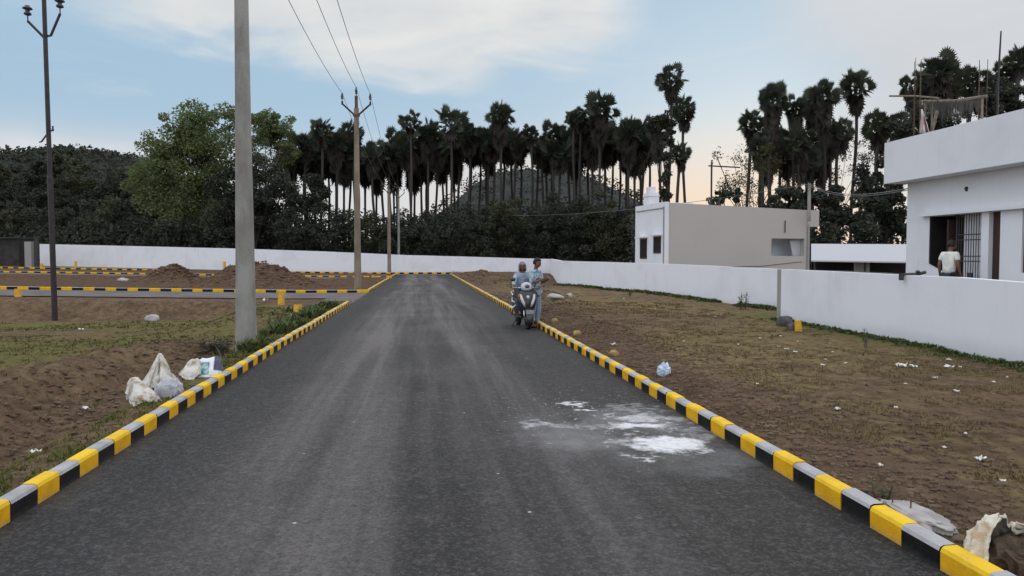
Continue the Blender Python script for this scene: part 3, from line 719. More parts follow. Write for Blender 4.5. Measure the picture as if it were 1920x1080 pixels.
# ------------------------------------------------------------------ far house
def far_house():
    C = atD(1252.5, 486, 42); zt = atD(1252.5, 380, 42).z
    h = thing('far_house', 'two-tone house with beige blank side and white front beyond the slanting wall', 'house', (C.x, C.y, 0), math.atan(.242 / .97))
    # local x runs along the beige side, local y away from the camera, the white front faces -x
    Lx = 9.0; Ly = 4.1; zr_ = zt - .28                   # parapet falls slightly to the right
    ox0, ox1 = 6.55, 8.75
    zo0, zo1 = atD(1470, 480, 43.6).z, atD(1470, 447, 43.6).z
    B = MB()
    def pan(x0, x1, z0, z1, y0=0., y1=.2): B.box(((x0 + x1) / 2, (y0 + y1) / 2, (z0 + z1) / 2), (x1 - x0, y1 - y0, z1 - z0))
    pan(.02, ox0, -.3, zr_); pan(ox0, ox1, -.3, zo0); pan(ox0, ox1, zo1, zr_); pan(ox1, Lx, -.3, zr_)
    B.add([(.02, 0, zr_), (Lx, 0, zr_), (Lx, 0, zr_ + .002), (.02, 0, zt), (.02, .2, zr_), (Lx, .2, zr_), (Lx, .2, zr_ + .002), (.02, .2, zt)],
          [(0, 1, 2, 3), (5, 4, 7, 6), (3, 2, 6, 7), (0, 3, 7, 4)])
    B.build('wall', M_beige, h)
    Wt = MB(); Wt.box((-.10 + .0, Ly / 2 - .02, (zt + .05) / 2 - .15), (.22, Ly + .06, zt + .35)); Wt.box((Lx / 2, Ly - .1, zt / 2 - .2), (Lx - .1, .2, zt - .1))
    Wt.box((Lx - .11, Ly / 2, zr_ / 2), (.18, Ly - .5, zr_ - .1)); Wt.build('white_front_wall', M_house, h)
    rf = MB(); rf.box((Lx / 2, Ly / 2, zt - 1.0), (Lx - .25, Ly - .3, .15)); rf.build('roof', M_grey, h)
    bd = MB()
    bd.box((-.235, 1.0 - .9, zt / 2), (.05, .06, zt - .4)); bd.box((-.235, Ly / 2, zt - .28), (.05, Ly - .3, .05)); bd.build('facade_band', M_grey, h)
    cu = MB(); cu.box((Lx + .27, 1.6, (zr_ + atD(1528, 425, 44).z) / 2 + .0), (.74, 3.4, zr_ - atD(1528, 425, 44).z)); cu.build('roof_overhang', M_beige, h)
    rc = MB(); rc.box(((ox0 + ox1) / 2, 1.55, (zo0 + zo1) / 2), (ox1 - ox0 + .4, .1, zo1 - zo0 + .5)); rc.box((ox0 - .05, .9, (zo0 + zo1) / 2), (.1, 1.3, zo1 - zo0 + .5)); rc.box(((ox0 + ox1) / 2, .9, zo1 + .2), (ox1 - ox0, 1.2, .1)); rc.box(((ox0 + ox1) / 2, .9, zo0 - .2), (ox1 - ox0, 1.2, .1))
    rc.build('balcony_recess', M_house, h)
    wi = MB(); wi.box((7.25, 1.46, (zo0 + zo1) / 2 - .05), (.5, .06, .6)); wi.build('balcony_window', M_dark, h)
    sh = MB(); sh.add([(8.0, .35, zo1 - .12), (8.74, .35, zo1 - .06), (8.74, .35, zo0 + .02), (8.22, .35, zo0 + .02), (8.0, .39, zo1 - .12), (8.74, .39, zo1 - .06), (8.74, .39, zo0 + .02), (8.22, .39, zo0 + .02)],
                      [(3, 2, 1, 0), (4, 5, 6, 7), (0, 1, 5, 4), (0, 4, 7, 3)]); sh.build('balcony_screen', M_sheet, h)
    for y0, za, zb_ in ((.95, atD(1241, 475, 43).z, atD(1241, 444, 43).z), (2.85, atD(1210, 485, 46).z, atD(1210, 449, 46).z)):
        f = MB(); f.box((-.22, y0, (za + zb_) / 2), (.06, .95, zb_ - za)); wd = f.build('window', M_wood, h)
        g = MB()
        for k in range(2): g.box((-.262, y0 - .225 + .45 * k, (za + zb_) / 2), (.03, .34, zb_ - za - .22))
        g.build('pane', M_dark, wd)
        s = MB(); s.box((-.36, y0, zb_ + .09), (.38, 1.15, .07)); s.build('sunshade', M_house, wd)
    sh = MB(); q = atD(1217, 384, 45.5); M = h.matrix_basis.inverted() if False else None
    px_ = .75; px_ = .42; sh.box((px_, 3.2, zt + .30), (.64, .8, 1.0)); sh.box((px_ - .03, 3.2, zt + .98), (.40, .5, .36)); sh.box((px_, 3.2, zt + .62), (.72, .88, .05)); sh.build('roof_tank_block', M_house, h)
    s2 = MB(); s2.box((.9, .5, zt - .03), (1.3, .8, .1)); s2.build('stair_head', M_house, h)
    st = MB(); st.tube([(3.2, .1, zt - .35), (3.2, .1, zt + .2), (3.35, .1, zt + .28)], .05, 6); st.build('pipe', M_iron, h)
    st = MB(); st.tube([(7.4, -.05, 3.2), (7.4, -.05, 3.9)], .03, 5); st.build('pipe', M_iron, h)
    cb = MB(); cb.tube([(.3, -.02, 1.28), (3., -.02, 1.18), (6., -.02, 1.24), (8.6, -.02, 1.50)], .016, 5); cb.build('cable', M_iron, h)
    dp = MB(); dp.tube([(8.97, -.06, 0), (8.97, -.06, zr_ - .8)], .07, 8); dp.build('drain_pipe', M_grey, h)
far_house()

# ------------------------------------------------------------------ hills
def hill(name, ridge, D, depth, label, c1, c2, scale):
    """ridge: (px, y) skyline as seen from the road; the hill is a real mound depth metres deep"""
    m_, t, p = newmat(name + '_scrub'); g = t.n('ShaderNodeNewGeometry').outputs['Position']
    f = t.ss(t.noise(g, scale, 7, .7), .38, .62); t.put(p.inputs['Base Color'], t.mix(f, c1, c2)); p.inputs['Roughness'].default_value = .95; p.inputs['Specular IOR Level'].default_value = .05
    bump(t, p, t.noise(g, scale * 2, 6, .7), 1., 2.5)
    n = 90; k = 24; vs = []
    for i in range(n):
        q = i / (n - 1) * (len(ridge) - 1); a = min(int(q), len(ridge) - 2); f_ = q - a
        px = ridge[a][0] + (ridge[a + 1][0] - ridge[a][0]) * f_; py = ridge[a][1] + (ridge[a + 1][1] - ridge[a][1]) * f_
        top = atD(px, py, D)
        for j in range(k):
            s_ = j / (k - 1) * 2 - 1; z = top.z * (1 - abs(s_) ** 1.7) * (1 if s_ < 0 else 1)
            x = top.x * (1 + s_ * depth / D * .0); y = D + s_ * depth
            nzv = fbm(x, y, .035, 2.) * .05 * top.z + fbm(x, y, .16, 7., 3) * 1.1
            vs.append((x, y, z + nzv * (1 - abs(s_)) - .5))
    me = bpy.data.meshes.new(name); me.from_pydata(vs, [], [(i * k + j, i * k + j + 1, (i + 1) * k + j + 1, (i + 1) * k + j) for i in range(n - 1) for j in range(k - 1)]); me.update()
    if me.polygons[0].normal.z < 0: me.flip_normals()
    me.polygons.foreach_set('use_smooth', [True] * len(me.polygons)); me.materials.append(m_)
    o = bpy.data.objects.new(name, me); COL.objects.link(o); tag(o, label, kind='structure')
hill('hill', [(700, 470), (760, 440), (830, 402), (865, 375), (895, 345), (930, 326), (975, 318), (1030, 322), (1075, 325), (1110, 338), (1140, 357), (1180, 378), (1240, 400), (1300, 430), (1380, 470)], 330, 130,
     'grey green scrub hill seen between the palm trunks', (.060, .062, .060), (.040, .044, .040), .10)
hill('hill', [(-420, 400), (-200, 345), (-60, 325), (40, 304), (110, 287), (170, 283), (210, 289), (260, 303), (330, 330), (420, 372), (520, 430), (560, 470)], 300, 120,
     'low wooded hill behind the dark trees by the steel pole', (.050, .055, .048), (.030, .034, .028), .16)

def hill_woods(hill_o, n, size, m, label):
    rr = random.Random(5); mb = MB(); V = [v.co for v in hill_o.data.vertices]; V = [v for v in V if v.z > 4]
    k = 24
    for _ in range(n):
        v = rr.choice(V); q = v + Vector((rr.uniform(-6, 6), rr.uniform(-4, 4), rr.uniform(-.4, 1.4)))
        leaves(mb, rr, q, (1.3, 1.3, 1.2), 4, size)
    tag(mb.build('woods', m), label, kind='stuff')
# ------------------------------------------------------------------ palmyra palms
def fan(mb, rr, org, d, pet, rad, span, n, droop, mi):
    d = Vector(d).normalized(); s_ = d.cross(Vector((0, 0, 1)));
    s_ = s_.normalized() if s_.length > .05 else Vector((1, 0, 0)); s_ = (Quaternion(d, rr.uniform(-1.5, 1.5)) @ s_); nn = s_.cross(d)
    hub = org + d * pet - Vector((0, 0, droop * pet * .25)); w = .022
    mb.add([org - s_ * w, org + s_ * w, hub + s_ * w * .6, hub - s_ * w * .6], [(0, 1, 2, 3)], mi)
    da = span / n
    for i in range(n):
        a = -span / 2 + da * (i + .5); r = rad * (1 - .22 * abs(a) / (span / 2)) * rr.uniform(.88, 1.05)
        def pt(an, q): return hub + (d * math.cos(an) + s_ * math.sin(an)) * q + nn * (.22 * q * abs(math.sin(an))) - Vector((0, 0, droop * q * q * .7))
        mb.add([hub, pt(a - da * .54, r * .62), pt(a, r), pt(a + da * .54, r * .62)], [(0, 1, 2, 3)], mi)
def palm_crown(seed, nl, skirt, sp):
    rr = random.Random(seed); mb = MB(); k = 0
    for i in range(nl):                                   # living fans in a ball round the bud
        z = .93 - (i + .5) / nl * 1.45; ph = i * 2.39996 + rr.uniform(-.3, .3); q = math.sqrt(max(.02, 1 - z * z))
        fan(mb, rr, Vector((0, 0, -.05 * i / nl)), (q * math.cos(ph), q * math.sin(ph), z), ((rr.uniform(.52, .80) if i % 3 else rr.uniform(.15, .40)) if z > -.2 else rr.uniform(.30, .55)) * sp, rr.uniform(.42, .54), R(240), 14, .10 if z > 0 else .25, 0)
    nd = int(skirt * 26)
    for i in range(nd):                                   # dead fans hanging down the trunk
        ph = i * 2.39996 + rr.uniform(-.4, .4); f = (i + .5) / nd; zz = -.15 - skirt * f * .75
        out = .75 * (1 - .55 * f); e = -1.0 - .5 * f
        fan(mb, rr, Vector((0, 0, zz + .25)), (out * math.cos(ph), out * math.sin(ph), e), rr.uniform(.26, .50), rr.uniform(.42, .58), R(210), 10, .5, 1)
    return mb.build('crown', [F_palm, F_dead])
PALM_PROTO = []
def proto_trunk(bow, seed):
    rr = random.Random(seed); mb = MB(); n = 14; k = 8; vs = []
    for i in range(n + 1):
        q = i / n; r = .27 - .10 * min(1, i / 3) + rr.uniform(-.014, .014); cx = bow * math.sin(math.pi * q); cy = bow * .6 * math.sin(2 * math.pi * q)
        vs += [(cx + r * math.cos(j * .7854), cy + r * math.sin(j * .7854), q) for j in range(k)]
    mb.add(vs, [(i * k + j, i * k + (j + 1) % k, (i + 1) * k + (j + 1) % k, (i + 1) * k + j) for i in range(n) for j in range(k)])
    return mb.build('trunk', M_bark, smooth=True)
for sd, nl, skirt, sp, bow in ((1, 38, .5, 1., .25), (2, 36, .9, 1.05, -.35), (3, 40, 1.5, 1., .1), (4, 38, 2.3, .95, .3), (5, 30, .35, 1.1, -.15), (6, 38, 1.9, 1., -.3)):
    PALM_PROTO.append((palm_crown(sd, nl, skirt, sp), proto_trunk(bow, sd), skirt))
ORD = 'first second third fourth fifth sixth seventh eighth ninth tenth eleventh twelfth thirteenth fourteenth fifteenth sixteenth seventeenth eighteenth nineteenth twentieth twenty-first twenty-second twenty-third twenty-fourth twenty-fifth twenty-sixth twenty-seventh twenty-eighth twenty-ninth thirtieth thirty-first thirty-second thirty-third thirty-fourth thirty-fifth thirty-sixth thirty-seventh thirty-eighth thirty-ninth fortieth forty-first forty-second'.split()
used_proto = set()
PALMS = []
def palm(px, yt, wpx, sk, D, label, base=.2, group='palmyra palms beyond the walls'):
    rp = random.Random(int(px * 7 + yt)); low = 'lower' in label and px < 1300; want = min(sk, 1.2) if low else sk; yt -= 16 * low
    c, tk, q = min(PALM_PROTO, key=lambda a: abs(a[2] - want) + rp.random() * .25)
    top = atD(px, yt, D); r = wpx / 2 * D / F * 1.16; h = top.z - r * 1.12 - base
    root = thing('palm_tree', label, 'palm tree', (top.x, D, base), rp.uniform(0, 6.28), group)
    key = id(c)
    if key in used_proto: c = c.copy(); tk = tk.copy(); COL.objects.link(c); COL.objects.link(tk)
    used_proto.add(key)
    for o in (c, tk): o.parent = root
    c.location = (0, 0, h); zs_ = rp.uniform(1.0, 1.12) if low else rp.uniform(1.08, 1.32); c.scale = (r, r, r * zs_); c.rotation_euler = (rp.uniform(-.08, .08), rp.uniform(-.08, .08), rp.uniform(0, 6)); tk.scale = (1, 1, h)
SPEC = {   # distinctive palms: (px, top y, crown width px, skirt, distance, label)
 'x': [
 (1258, 118, 50, .9, 88, 'tallest palm of the row, its crown standing highest above the beige house'),
 (1283, 178, 46, .9, 92, 'palm with drooping crown leaning just under the tallest palm'),
 (1276, 266, 34, .9, 84, 'small low palm crown beneath the leaning crown beside the beige house'),
 (1125, 166, 58, 1.5, 98, 'broad high palm crown rising above the right shoulder of the hill'),
 (938, 187, 48, 1.5, 100, 'tall narrow palm crown rising above the left slope of the hill'),
 (994, 232, 30, .9, 104, 'slender lone palm with bare trunk in front of the hill summit'),
 (845, 197, 58, .4, 100, 'open fan palm crown rising midway between the slim pole and the hill'),
 (769, 207, 38, .4, 100, 'tall thin palm crown just beyond the slim pale pole'),
 (603, 220, 40, .4, 100, 'palm with few spiky top fans between the pale tree and the forked pole'),
 (1605, 127, 56, .9, 82, 'isolated round palm with bare trunk standing between the two houses'),
 (1450, 151, 54, 2.3, 80, 'shaggy palm with long dead skirt, tall among those over the beige house'),
 (1543, 144, 54, 2.3, 80, 'tall shaggy palm next to the isolated round palm'),
 (1762, 91, 62, 1.5, 62, 'big palm crown above the roof shelter'),
 (1912, 83, 46, .4, 62, 'palm crown cut by the picture edge above the near house'),
 ]}
for row in SPEC['x']: palm(*row)
def run(tab, start, end):
    for i, (px, yt, wp, sk, D) in enumerate(sorted(tab)):
        size = 'wide' if wp >= 58 else ('narrow' if wp <= 38 else 'medium'); skt = 'long shaggy skirt' if sk >= 1.9 else ('dead-leaf skirt' if sk >= 1.2 else 'short skirt')
        palm(px, yt, wp, sk, D, f'{size} palm, {skt}, {ORD[i]} of {start}, towards {end}')
run([(575, 243, 42, .9, 104), (630, 240, 44, 1.5, 103), (660, 226, 46, .9, 106)], 'upper crowns before forked pole', 'it')
run([(548, 285, 50, 1.5, 113), (572, 280, 54, 1.9, 114), (602, 262, 52, 1.5, 113), (630, 268, 52, 1.5, 114), (655, 258, 50, 1.5, 113), (555, 262, 52, 1.5, 112), (590, 268, 56, 1.9, 108), (612, 275, 52, 1.9, 112), (645, 272, 52, 2.3, 106), (668, 285, 50, 1.9, 110)], 'lower crowns behind forked pole', 'it')
run([(700, 262, 46, .9, 104), (733, 262, 42, .9, 106), (803, 222, 46, 1.5, 104), (880, 226, 46, .9, 104), (914, 232, 44, 1.5, 108), (968, 240, 40, .9, 106), (1016, 262, 34, .9, 108),
     (1038, 228, 42, .9, 104), (1076, 204, 30, .4, 100), (1092, 200, 34, .9, 102), (1180, 216, 50, 1.5, 100), (1207, 221, 46, .9, 104), (1235, 212, 46, 1.9, 96)], 'upper crowns past slim pole', 'beige house')
run([(685, 282, 50, 1.5, 112), (715, 276, 52, 1.5, 108), (748, 252, 50, 1.5, 110), (765, 262, 52, 1.9, 106), (790, 258, 54, 1.9, 112), (818, 258, 54, 1.9, 106), (838, 262, 46, 1.5, 112), (862, 252, 48, .9, 108), (706, 290, 50, 1.5, 113), (737, 285, 54, 1.9, 113), (777, 284, 52, 1.5, 114), (803, 280, 54, 1.5, 114), (828, 284, 52, 1.9, 114), (852, 276, 50, 1.5, 114), (900, 252, 50, .9, 113), (915, 268, 50, .9, 114), (958, 256, 46, .9, 113), (1008, 262, 44, .9, 113), (1036, 270, 48, .9, 113), (1080, 258, 54, 1.5, 113), (1105, 252, 54, 1.5, 113), (1148, 246, 54, 1.5, 113), (1176, 250, 52, 1.5, 113), (1203, 256, 50, 1.5, 113),
     (885, 256, 50, 1.5, 112), (925, 248, 52, 1.5, 106), (945, 246, 52, .9, 110), (975, 262, 44, .9, 112), (1022, 276, 44, .9, 110), (1048, 262, 56, .9, 104), (1066, 250, 50, .9, 108), (1092, 236, 52, .9, 106), (1112, 230, 58, 1.5, 104),
     (1135, 236, 56, 1.5, 108), (1160, 252, 44, .9, 112), (1190, 246, 56, 1.5, 104), (1216, 250, 52, 1.5, 108)], 'lower crowns past slim pole', 'beige house')
run([(1408, 204, 44, .9, 82), (1432, 216, 40, .9, 86), (1492, 176, 44, 1.5, 84), (1522, 170, 40, 1.5, 86), (1575, 218, 46, .9, 80)], 'upper crowns past beige house', 'isolated palm')
run([(1425, 250, 44, .9, 78), (1445, 240, 48, 1.5, 84), (1500, 232, 50, 1.9, 78), (1530, 236, 50, 1.9, 84), (1557, 222, 40, 1.5, 88), (1514, 268, 46, .9, 80), (1462, 232, 46, 1.5, 90), (1478, 262, 46, .9, 88), (1545, 262, 46, 1.5, 90), (1440, 285, 40, .9, 86)], 'lower crowns past beige house', 'isolated palm')
run([(1650, 204, 54, .9, 66), (1682, 212, 46, .9, 70), (1708, 138, 40, .4, 66), (1720, 158, 46, .9, 70), (1745, 122, 46, .9, 66), (1790, 120, 44, .9, 70), (1826, 123, 52, .9, 64), (1858, 140, 46, .9, 68), (1886, 113, 42, .9, 64)], 'crowns above near house roof', 'picture edge')
for o_, t_, _ in PALM_PROTO:
    if o_.parent is None: bpy.data.objects.remove(o_); bpy.data.objects.remove(t_)

# ------------------------------------------------------------------ broad-leaved trees, bushes
def leaves(mb, rr, c, rad, n, size, shell=.55, mi=0):
    for _ in range(n):
        d = Vector((rr.gauss(0, 1), rr.gauss(0, 1), rr.gauss(0, 1))); d.normalize()
        q = (shell + (1 - shell) * rr.random()) if rr.random() < .75 else rr.random()
        p = Vector(c) + Vector((d.x * rad[0], d.y * rad[1], d.z * rad[2])) * q
        a = Vector((rr.gauss(0, 1), rr.gauss(0, 1), rr.gauss(0, .7))).normalized(); b = a.orthogonal().normalized(); b = Quaternion(a, rr.uniform(0, 6.28)) @ b
        s_ = size * rr.uniform(.6, 1.35)
        mb.add([p - a * s_ * .5, p + b * s_ * .28, p + a * s_ * .5, p - b * s_ * .28], [(0, 1, 2, 3)], mi)
def broad_tree(name, cat, lobes, D, base_px, m, size, n, label, group=None, base=.2, trunk=.22, clumps=9, bark=None, depth=1.):
    """lobes: (px, y, r px); each lobe is made of smaller leaf clumps carried on limbs"""
    rr = random.Random(int(lobes[0][0] * 3 + lobes[0][1])); b = atD(base_px, 484, D); b.z = base
    root = thing(name, label, cat, b, 0, group); tr = MB(); cr = MB(); L = []
    for px, y, rp in lobes:
        p = atD(px, y, D) - b; r = rp * D / F; p.y += rr.uniform(-.4, .4) * r * depth; L.append((p, r))
    hz = min(p.z for p, r in L) * .55
    tr.tube([(0, 0, -.3), (rr.uniform(-.1, .1), 0, hz * .5), (rr.uniform(-.2, .2), 0, hz)], [trunk, trunk * .8, trunk * .65], 8)
    tot = sum(r * r for p, r in L)
    for p, r in L:
        k = max(2, int(clumps))
        for j in range(k):
            d = Vector((rr.gauss(0, 1), rr.gauss(0, 1) * depth, rr.gauss(0, 1))).normalized() * r * rr.uniform(.35, .95)
            c = p + d; cr_ = r * rr.uniform(.25, .48)
            if j < 2 + (k < 9):
                h0 = hz * rr.uniform(.55, 1.); o_ = Vector((0, 0, h0)); q_ = o_.lerp(c, .5) + Vector((rr.uniform(-.2, .2) * r, rr.uniform(-.2, .2) * r, rr.uniform(-.05, .2) * r))
                tr.tube([o_, o_.lerp(q_, .5) + Vector((0, 0, .06 * r)), q_, c], [trunk * .5, trunk * .34, trunk * .2, .02], 5, cap=False)
            leaves(cr, rr, c, (cr_, cr_, cr_ * .8), max(3, int(n * r * r / tot / k)), size)
    tr.build('trunk', bark or M_bark, root, smooth=True); cr.build('crown', m, root)
    return root
broad_tree('leafy_tree', 'tree', [(365, 235, 42), (330, 262, 45), (395, 262, 60), (300, 300, 48), (345, 310, 70), (400, 320, 70), (283, 350, 45), (420, 222, 30), (320, 380, 60), (390, 390, 60)],
           98, 360, F_light, .36, 42000, 'large pale green leafy tree behind the thick concrete pole', trunk=.45, clumps=22, bark=M_barkl)
broad_tree('leafy_tree', 'tree', [(500, 222, 30), (525, 232, 28), (478, 240, 38), (520, 262, 38), (490, 280, 45), (540, 290, 28), (500, 320, 40)],
           101, 500, F_light, .30, 16000, 'sparser pale leafy tree between the thick concrete pole and the palms', trunk=.35, clumps=12, bark=M_barkl)
# dark wood on the western side
WOOD = [(8, 330, 26), (50, 328, 30), (85, 318, 26), (118, 305, 32), (30, 372, 42), (95, 362, 42), (155, 340, 40), (205, 345, 38), (235, 362, 38), (15, 428, 40), (75, 425, 44), (140, 415, 46), (200, 420, 46), (255, 420, 42), (-30, 350, 46), (-40, 420, 50)]
for i, (px, y, r) in enumerate(WOOD):
    broad_tree('dark_tree', 'tree', [(px, y, r), (px - r * .6, y + r * .6, r * .7), (px + r * .6, y + r * .55, r * .75), (px, y + r * 1.1, r * .8)], 118 - (y - 300) * .13, px, F_dark if i % 3 else F_mid, .38, 5200,
               f'{"dark" if i % 3 else "brownish"} round tree, {ORD[i]} in the western wood from the sky edge down' if i else 'dark round tree at the skyline edge of the western wood', 'dark trees west of the pale tree', trunk=.25, clumps=7)
for i, (px, y, r) in enumerate([(445, 330, 46), (480, 370, 50), (530, 345, 46), (575, 350, 44), (430, 410, 46), (300, 430, 44), (355, 440, 46)]):
    broad_tree('dark_tree', 'tree', [(px, y, r), (px - r * .6, y + r * .5, r * .75), (px + r * .6, y + r * .55, r * .75), (px, y + r * 1.1, r * .9)], 96, px, F_dark, .36, 6000,
               f'dark bushy tree, {ORD[i]} among those crowding under the pale leafy trees', 'dark trees under the pale leafy trees', trunk=.2, clumps=8)
# between and behind the houses
for i, (lob, D, bx, m_, sz, n, lab) in enumerate([
    ([(1400, 300, 34), (1375, 330, 34), (1425, 330, 40), (1360, 355, 26), (1400, 360, 40), (1345, 290, 16), (1440, 290, 28)], 66, 1405, F_lace, .17, 3000, 'lacy thin-leaved tree rising over the roof of the beige house'),
    ([(1500, 300, 36), (1590, 300, 36), (1640, 290, 34), (1480, 340, 34), (1560, 330, 30)], 92, 1560, F_lace, .24, 3200, 'sparse yellowish tree seen through the palm trunks between the houses'),
    ([(1650, 330, 44), (1625, 372, 44), (1680, 372, 44), (1640, 420, 48), (1690, 420, 40)], 62, 1655, F_dark, .34, 9000, 'dense dark tree touching the roof parapet of the near house'),
    ([(1575, 392, 42), (1600, 432, 44), (1545, 430, 36), (1560, 372, 26)], 58, 1580, F_dark, .32, 7000, 'dark bushy tree above the white sheet roof'),
    ([(1470, 378, 30), (1500, 372, 28), (1520, 362, 26), (1448, 392, 22)], 60, 1490, F_dark, .30, 3600, 'low dark bush crown showing over the beige roof edge'),
    ([(1355, 372, 18), (1378, 366, 18), (1340, 382, 14)], 58, 1360, F_dark, .26, 1200, 'small dark bush above the middle of the beige roof'),
    ([(1730, 215, 36), (1780, 205, 36), (1835, 195, 36), (1880, 185, 40), (1920, 180, 40), (1700, 245, 32), (1760, 245, 40)], 56, 1800, F_dark, .28, 9000, 'dark leafy mass behind the roof shelter of the near house'),
    ([(1250, 225, 20), (1250, 262, 20), (1250, 300, 18), (1251, 335, 18), (1252, 366, 18), (1238, 230, 18), (1225, 240, 18)], 72, 1252, F_dark, .26, 5200, 'creeper-covered palm trunk standing like a column behind the beige house'),
    ]): broad_tree('leafy_tree' if i != 7 else 'ivy_column', 'tree', lob, D, bx, m_, sz, n, lab, trunk=.16, clumps=10)
# mid green bushes in front of the palm row
for i, (px, y, r) in enumerate([(905, 412, 34), (960, 400, 38), (1020, 396, 38), (1075, 400, 36), (1130, 402, 40), (1180, 408, 36), (865, 425, 34), (930, 440, 40), (1000, 435, 40), (1090, 440, 42), (1160, 445, 40), (800, 430, 32), (740, 428, 30), (680, 425, 34), (620, 420, 34), (555, 420, 36), (1215, 440, 30)]):
    broad_tree('bush', 'bush', [(px, y, r), (px - r * .7, y + r * .5, r * .7), (px + r * .7, y + r * .5, r * .7), (px, y + r, r)], 93.5, px, F_mid if i % 3 == 1 else F_dark, .32, 4200,
               f'dusky bush behind the far wall, {ORD[i]} of the scrub under the palms', 'scrub bushes under the palms', trunk=.10, clumps=7)
def belt(tab, D0, D1, n, size, m, label):
    rr = random.Random(11); mb = MB(); tot = tab[-1][0] - tab[0][0]
    for _ in range(n):
        px = tab[0][0] + rr.random() * tot
        for a, b in zip(tab, tab[1:]):
            if a[0] <= px <= b[0]: yt = a[1] + (b[1] - a[1]) * (px - a[0]) / (b[0] - a[0])
        D = rr.uniform(D0, D1); yt += 22 * nz(px, D * 5, .035, 3.) + 10 * nz(px, D, .15, 8.); f = rr.random() ** .8
        leaves(mb, rr, atD(px, yt + (500 - yt) * f, D), (.5, .5, .4), 1, size)
    tag(mb.build('undergrowth', m), label, kind='stuff')
hl = [o for o in bpy.data.objects if o.name.startswith('hill')]
hill_woods(hl[1], 9000, 1.5, F_dark, 'woods covering the low hill in the west')
hill_woods(hl[0], 4200, 1.1, foliage('grey_scrub', (.046, .052, .045), (.031, .036, .031)), 'grey scrub over the hill behind the palms')
belt([(-80, 430), (250, 430), (440, 412), (560, 410), (650, 404), (700, 400), (800, 402), (880, 388), (960, 378), (1080, 378), (1200, 392), (1330, 430)], 97, 108, 70000, .48, F_dark, 'dense dark undergrowth below the palm row')
belt([(1180, 400), (1260, 420), (1420, 400), (1540, 400), (1620, 410), (1760, 400), (2100, 380)], 63, 70, 9000, .45, F_dark, 'dark undergrowth behind the houses')

# ------------------------------------------------------------------ sheds beyond the walls
def west_shed():
    D = 84.; a, b = atD(-60, 497, D), atD(73, 497, D); zt = atD(40, 447, D).z; L = (b - a).length; z0 = a.z
    t = thing('old_shed', 'dark weathered shed with gate posts where the far wall ends', 'shed', (a.x, a.y, z0 - .6), 0)
    H = zt - z0 + .6
    m = MB(); m.box((L * .36, 1.6, H / 2), (L * .72, 3.2, H)); m.build('wall', mat('sooty_wall', (.050, .046, .043), (.030, .028, .027), 1.2, .95, .4, 8), t)
    m = MB(); m.box((L * .36, 1.5, H + .06), (L * .76, 3.7, .14)); m.build('roof', mat('dark_tin', (.045, .045, .05), (.03, .03, .03), 2., .7), t)
    m = MB(); m.box((L * .86, .1, H * .45), (.75, .5, H * .9)); m.build('gate_pier', M_grey, t)
    m = MB(); m.box((L * .975, 0, H * .5), (.30, .3, H)); m.build('post', M_iron, t)
west_shed()
def low_shed():
    t = thing('low_shed', 'low shed with white sheet roof between the beige house and near house', 'shed', (0, 0, 0))
    a, b = atD(1521, 457, 36), atD(1720, 458, 36); c, d = atD(1521, 488, 33.4), atD(1720, 491, 33.4)
    m = MB(); m.add([c, d, b, a, c - Vector((0, 0, .06)), d - Vector((0, 0, .06)), b - Vector((0, 0, .06)), a - Vector((0, 0, .06))], [(0, 1, 2, 3), (7, 6, 5, 4), (0, 4, 5, 1), (3, 2, 6, 7), (0, 3, 7, 4), (1, 5, 6, 2)])
    m.build('roof', M_sheet, t)
    m = MB(); e, f = atD(1528, 490, 33.9), atD(1716, 492, 33.9)
    for i in range(3):
        p = e.lerp(f, i / 2); m = MB(); m.tube([(p.x, p.y, -.1), (p.x, p.y, p.z)], .05, 6); m.build('post', M_iron, t)
    m = MB(); g, h_ = atD(1524, 488, 35.4), atD(1720, 490, 35.4)
    m.add([(g.x, g.y, 0), (h_.x, h_.y, 0), h_ + Vector((0, 0, .3)), g + Vector((0, 0, .3))] + [(g.x, g.y + .15, 0), (h_.x, h_.y + .15, 0), h_ + Vector((0, .15, .3)), g + Vector((0, .15, .3))], [(0, 1, 2, 3), (7, 6, 5, 4), (3, 2, 6, 7)])
    m.build('back_wall', M_dark, t)
    m = MB(); p0, p1 = atD(1602, 491, 34.2), atD(1630, 491, 34.2); m.box(((p0.x + p1.x) / 2, p0.y, p0.z - .5), (p1.x - p0.x, .1, 1.0)); m.build('shutter', M_grey, t)
low_shed()
def lamp_post():
    b = atD(1517, 386, 43.5); tp = atD(1515, 344, 43.5)
    t = thing('service_pole', 'short grey pole on the beige roof with wires to the near house', 'pole', (b.x, b.y, b.z - .9))
    h = tp.z - b.z + .9
    m = MB(); m.tube([(0, 0, 0), (0, 0, h)], [.11, .09], 8); m.build('shaft', M_conc, t)
    m = MB(); m.box((0, 0, h - .1), (.5, .06, .06)); m.build('cross_arm', M_iron, t)
    for dy, lb in ((0, 'upper wire drooping from the roof pole to the near house'), (.10, 'lower wire drooping from the roof pole to the near house')):
        house_wire(Vector((b.x, b.y, tp.z - .05 - dy)), onv(1703, 353 + dy * 30, HV) , .35, lb)
    wire(Vector((b.x - .1, b.y, tp.z - .05)), atD(960, 404, 78), .5, 'faint wire crossing the dark scrub towards the beige house', .016)
lamp_post()
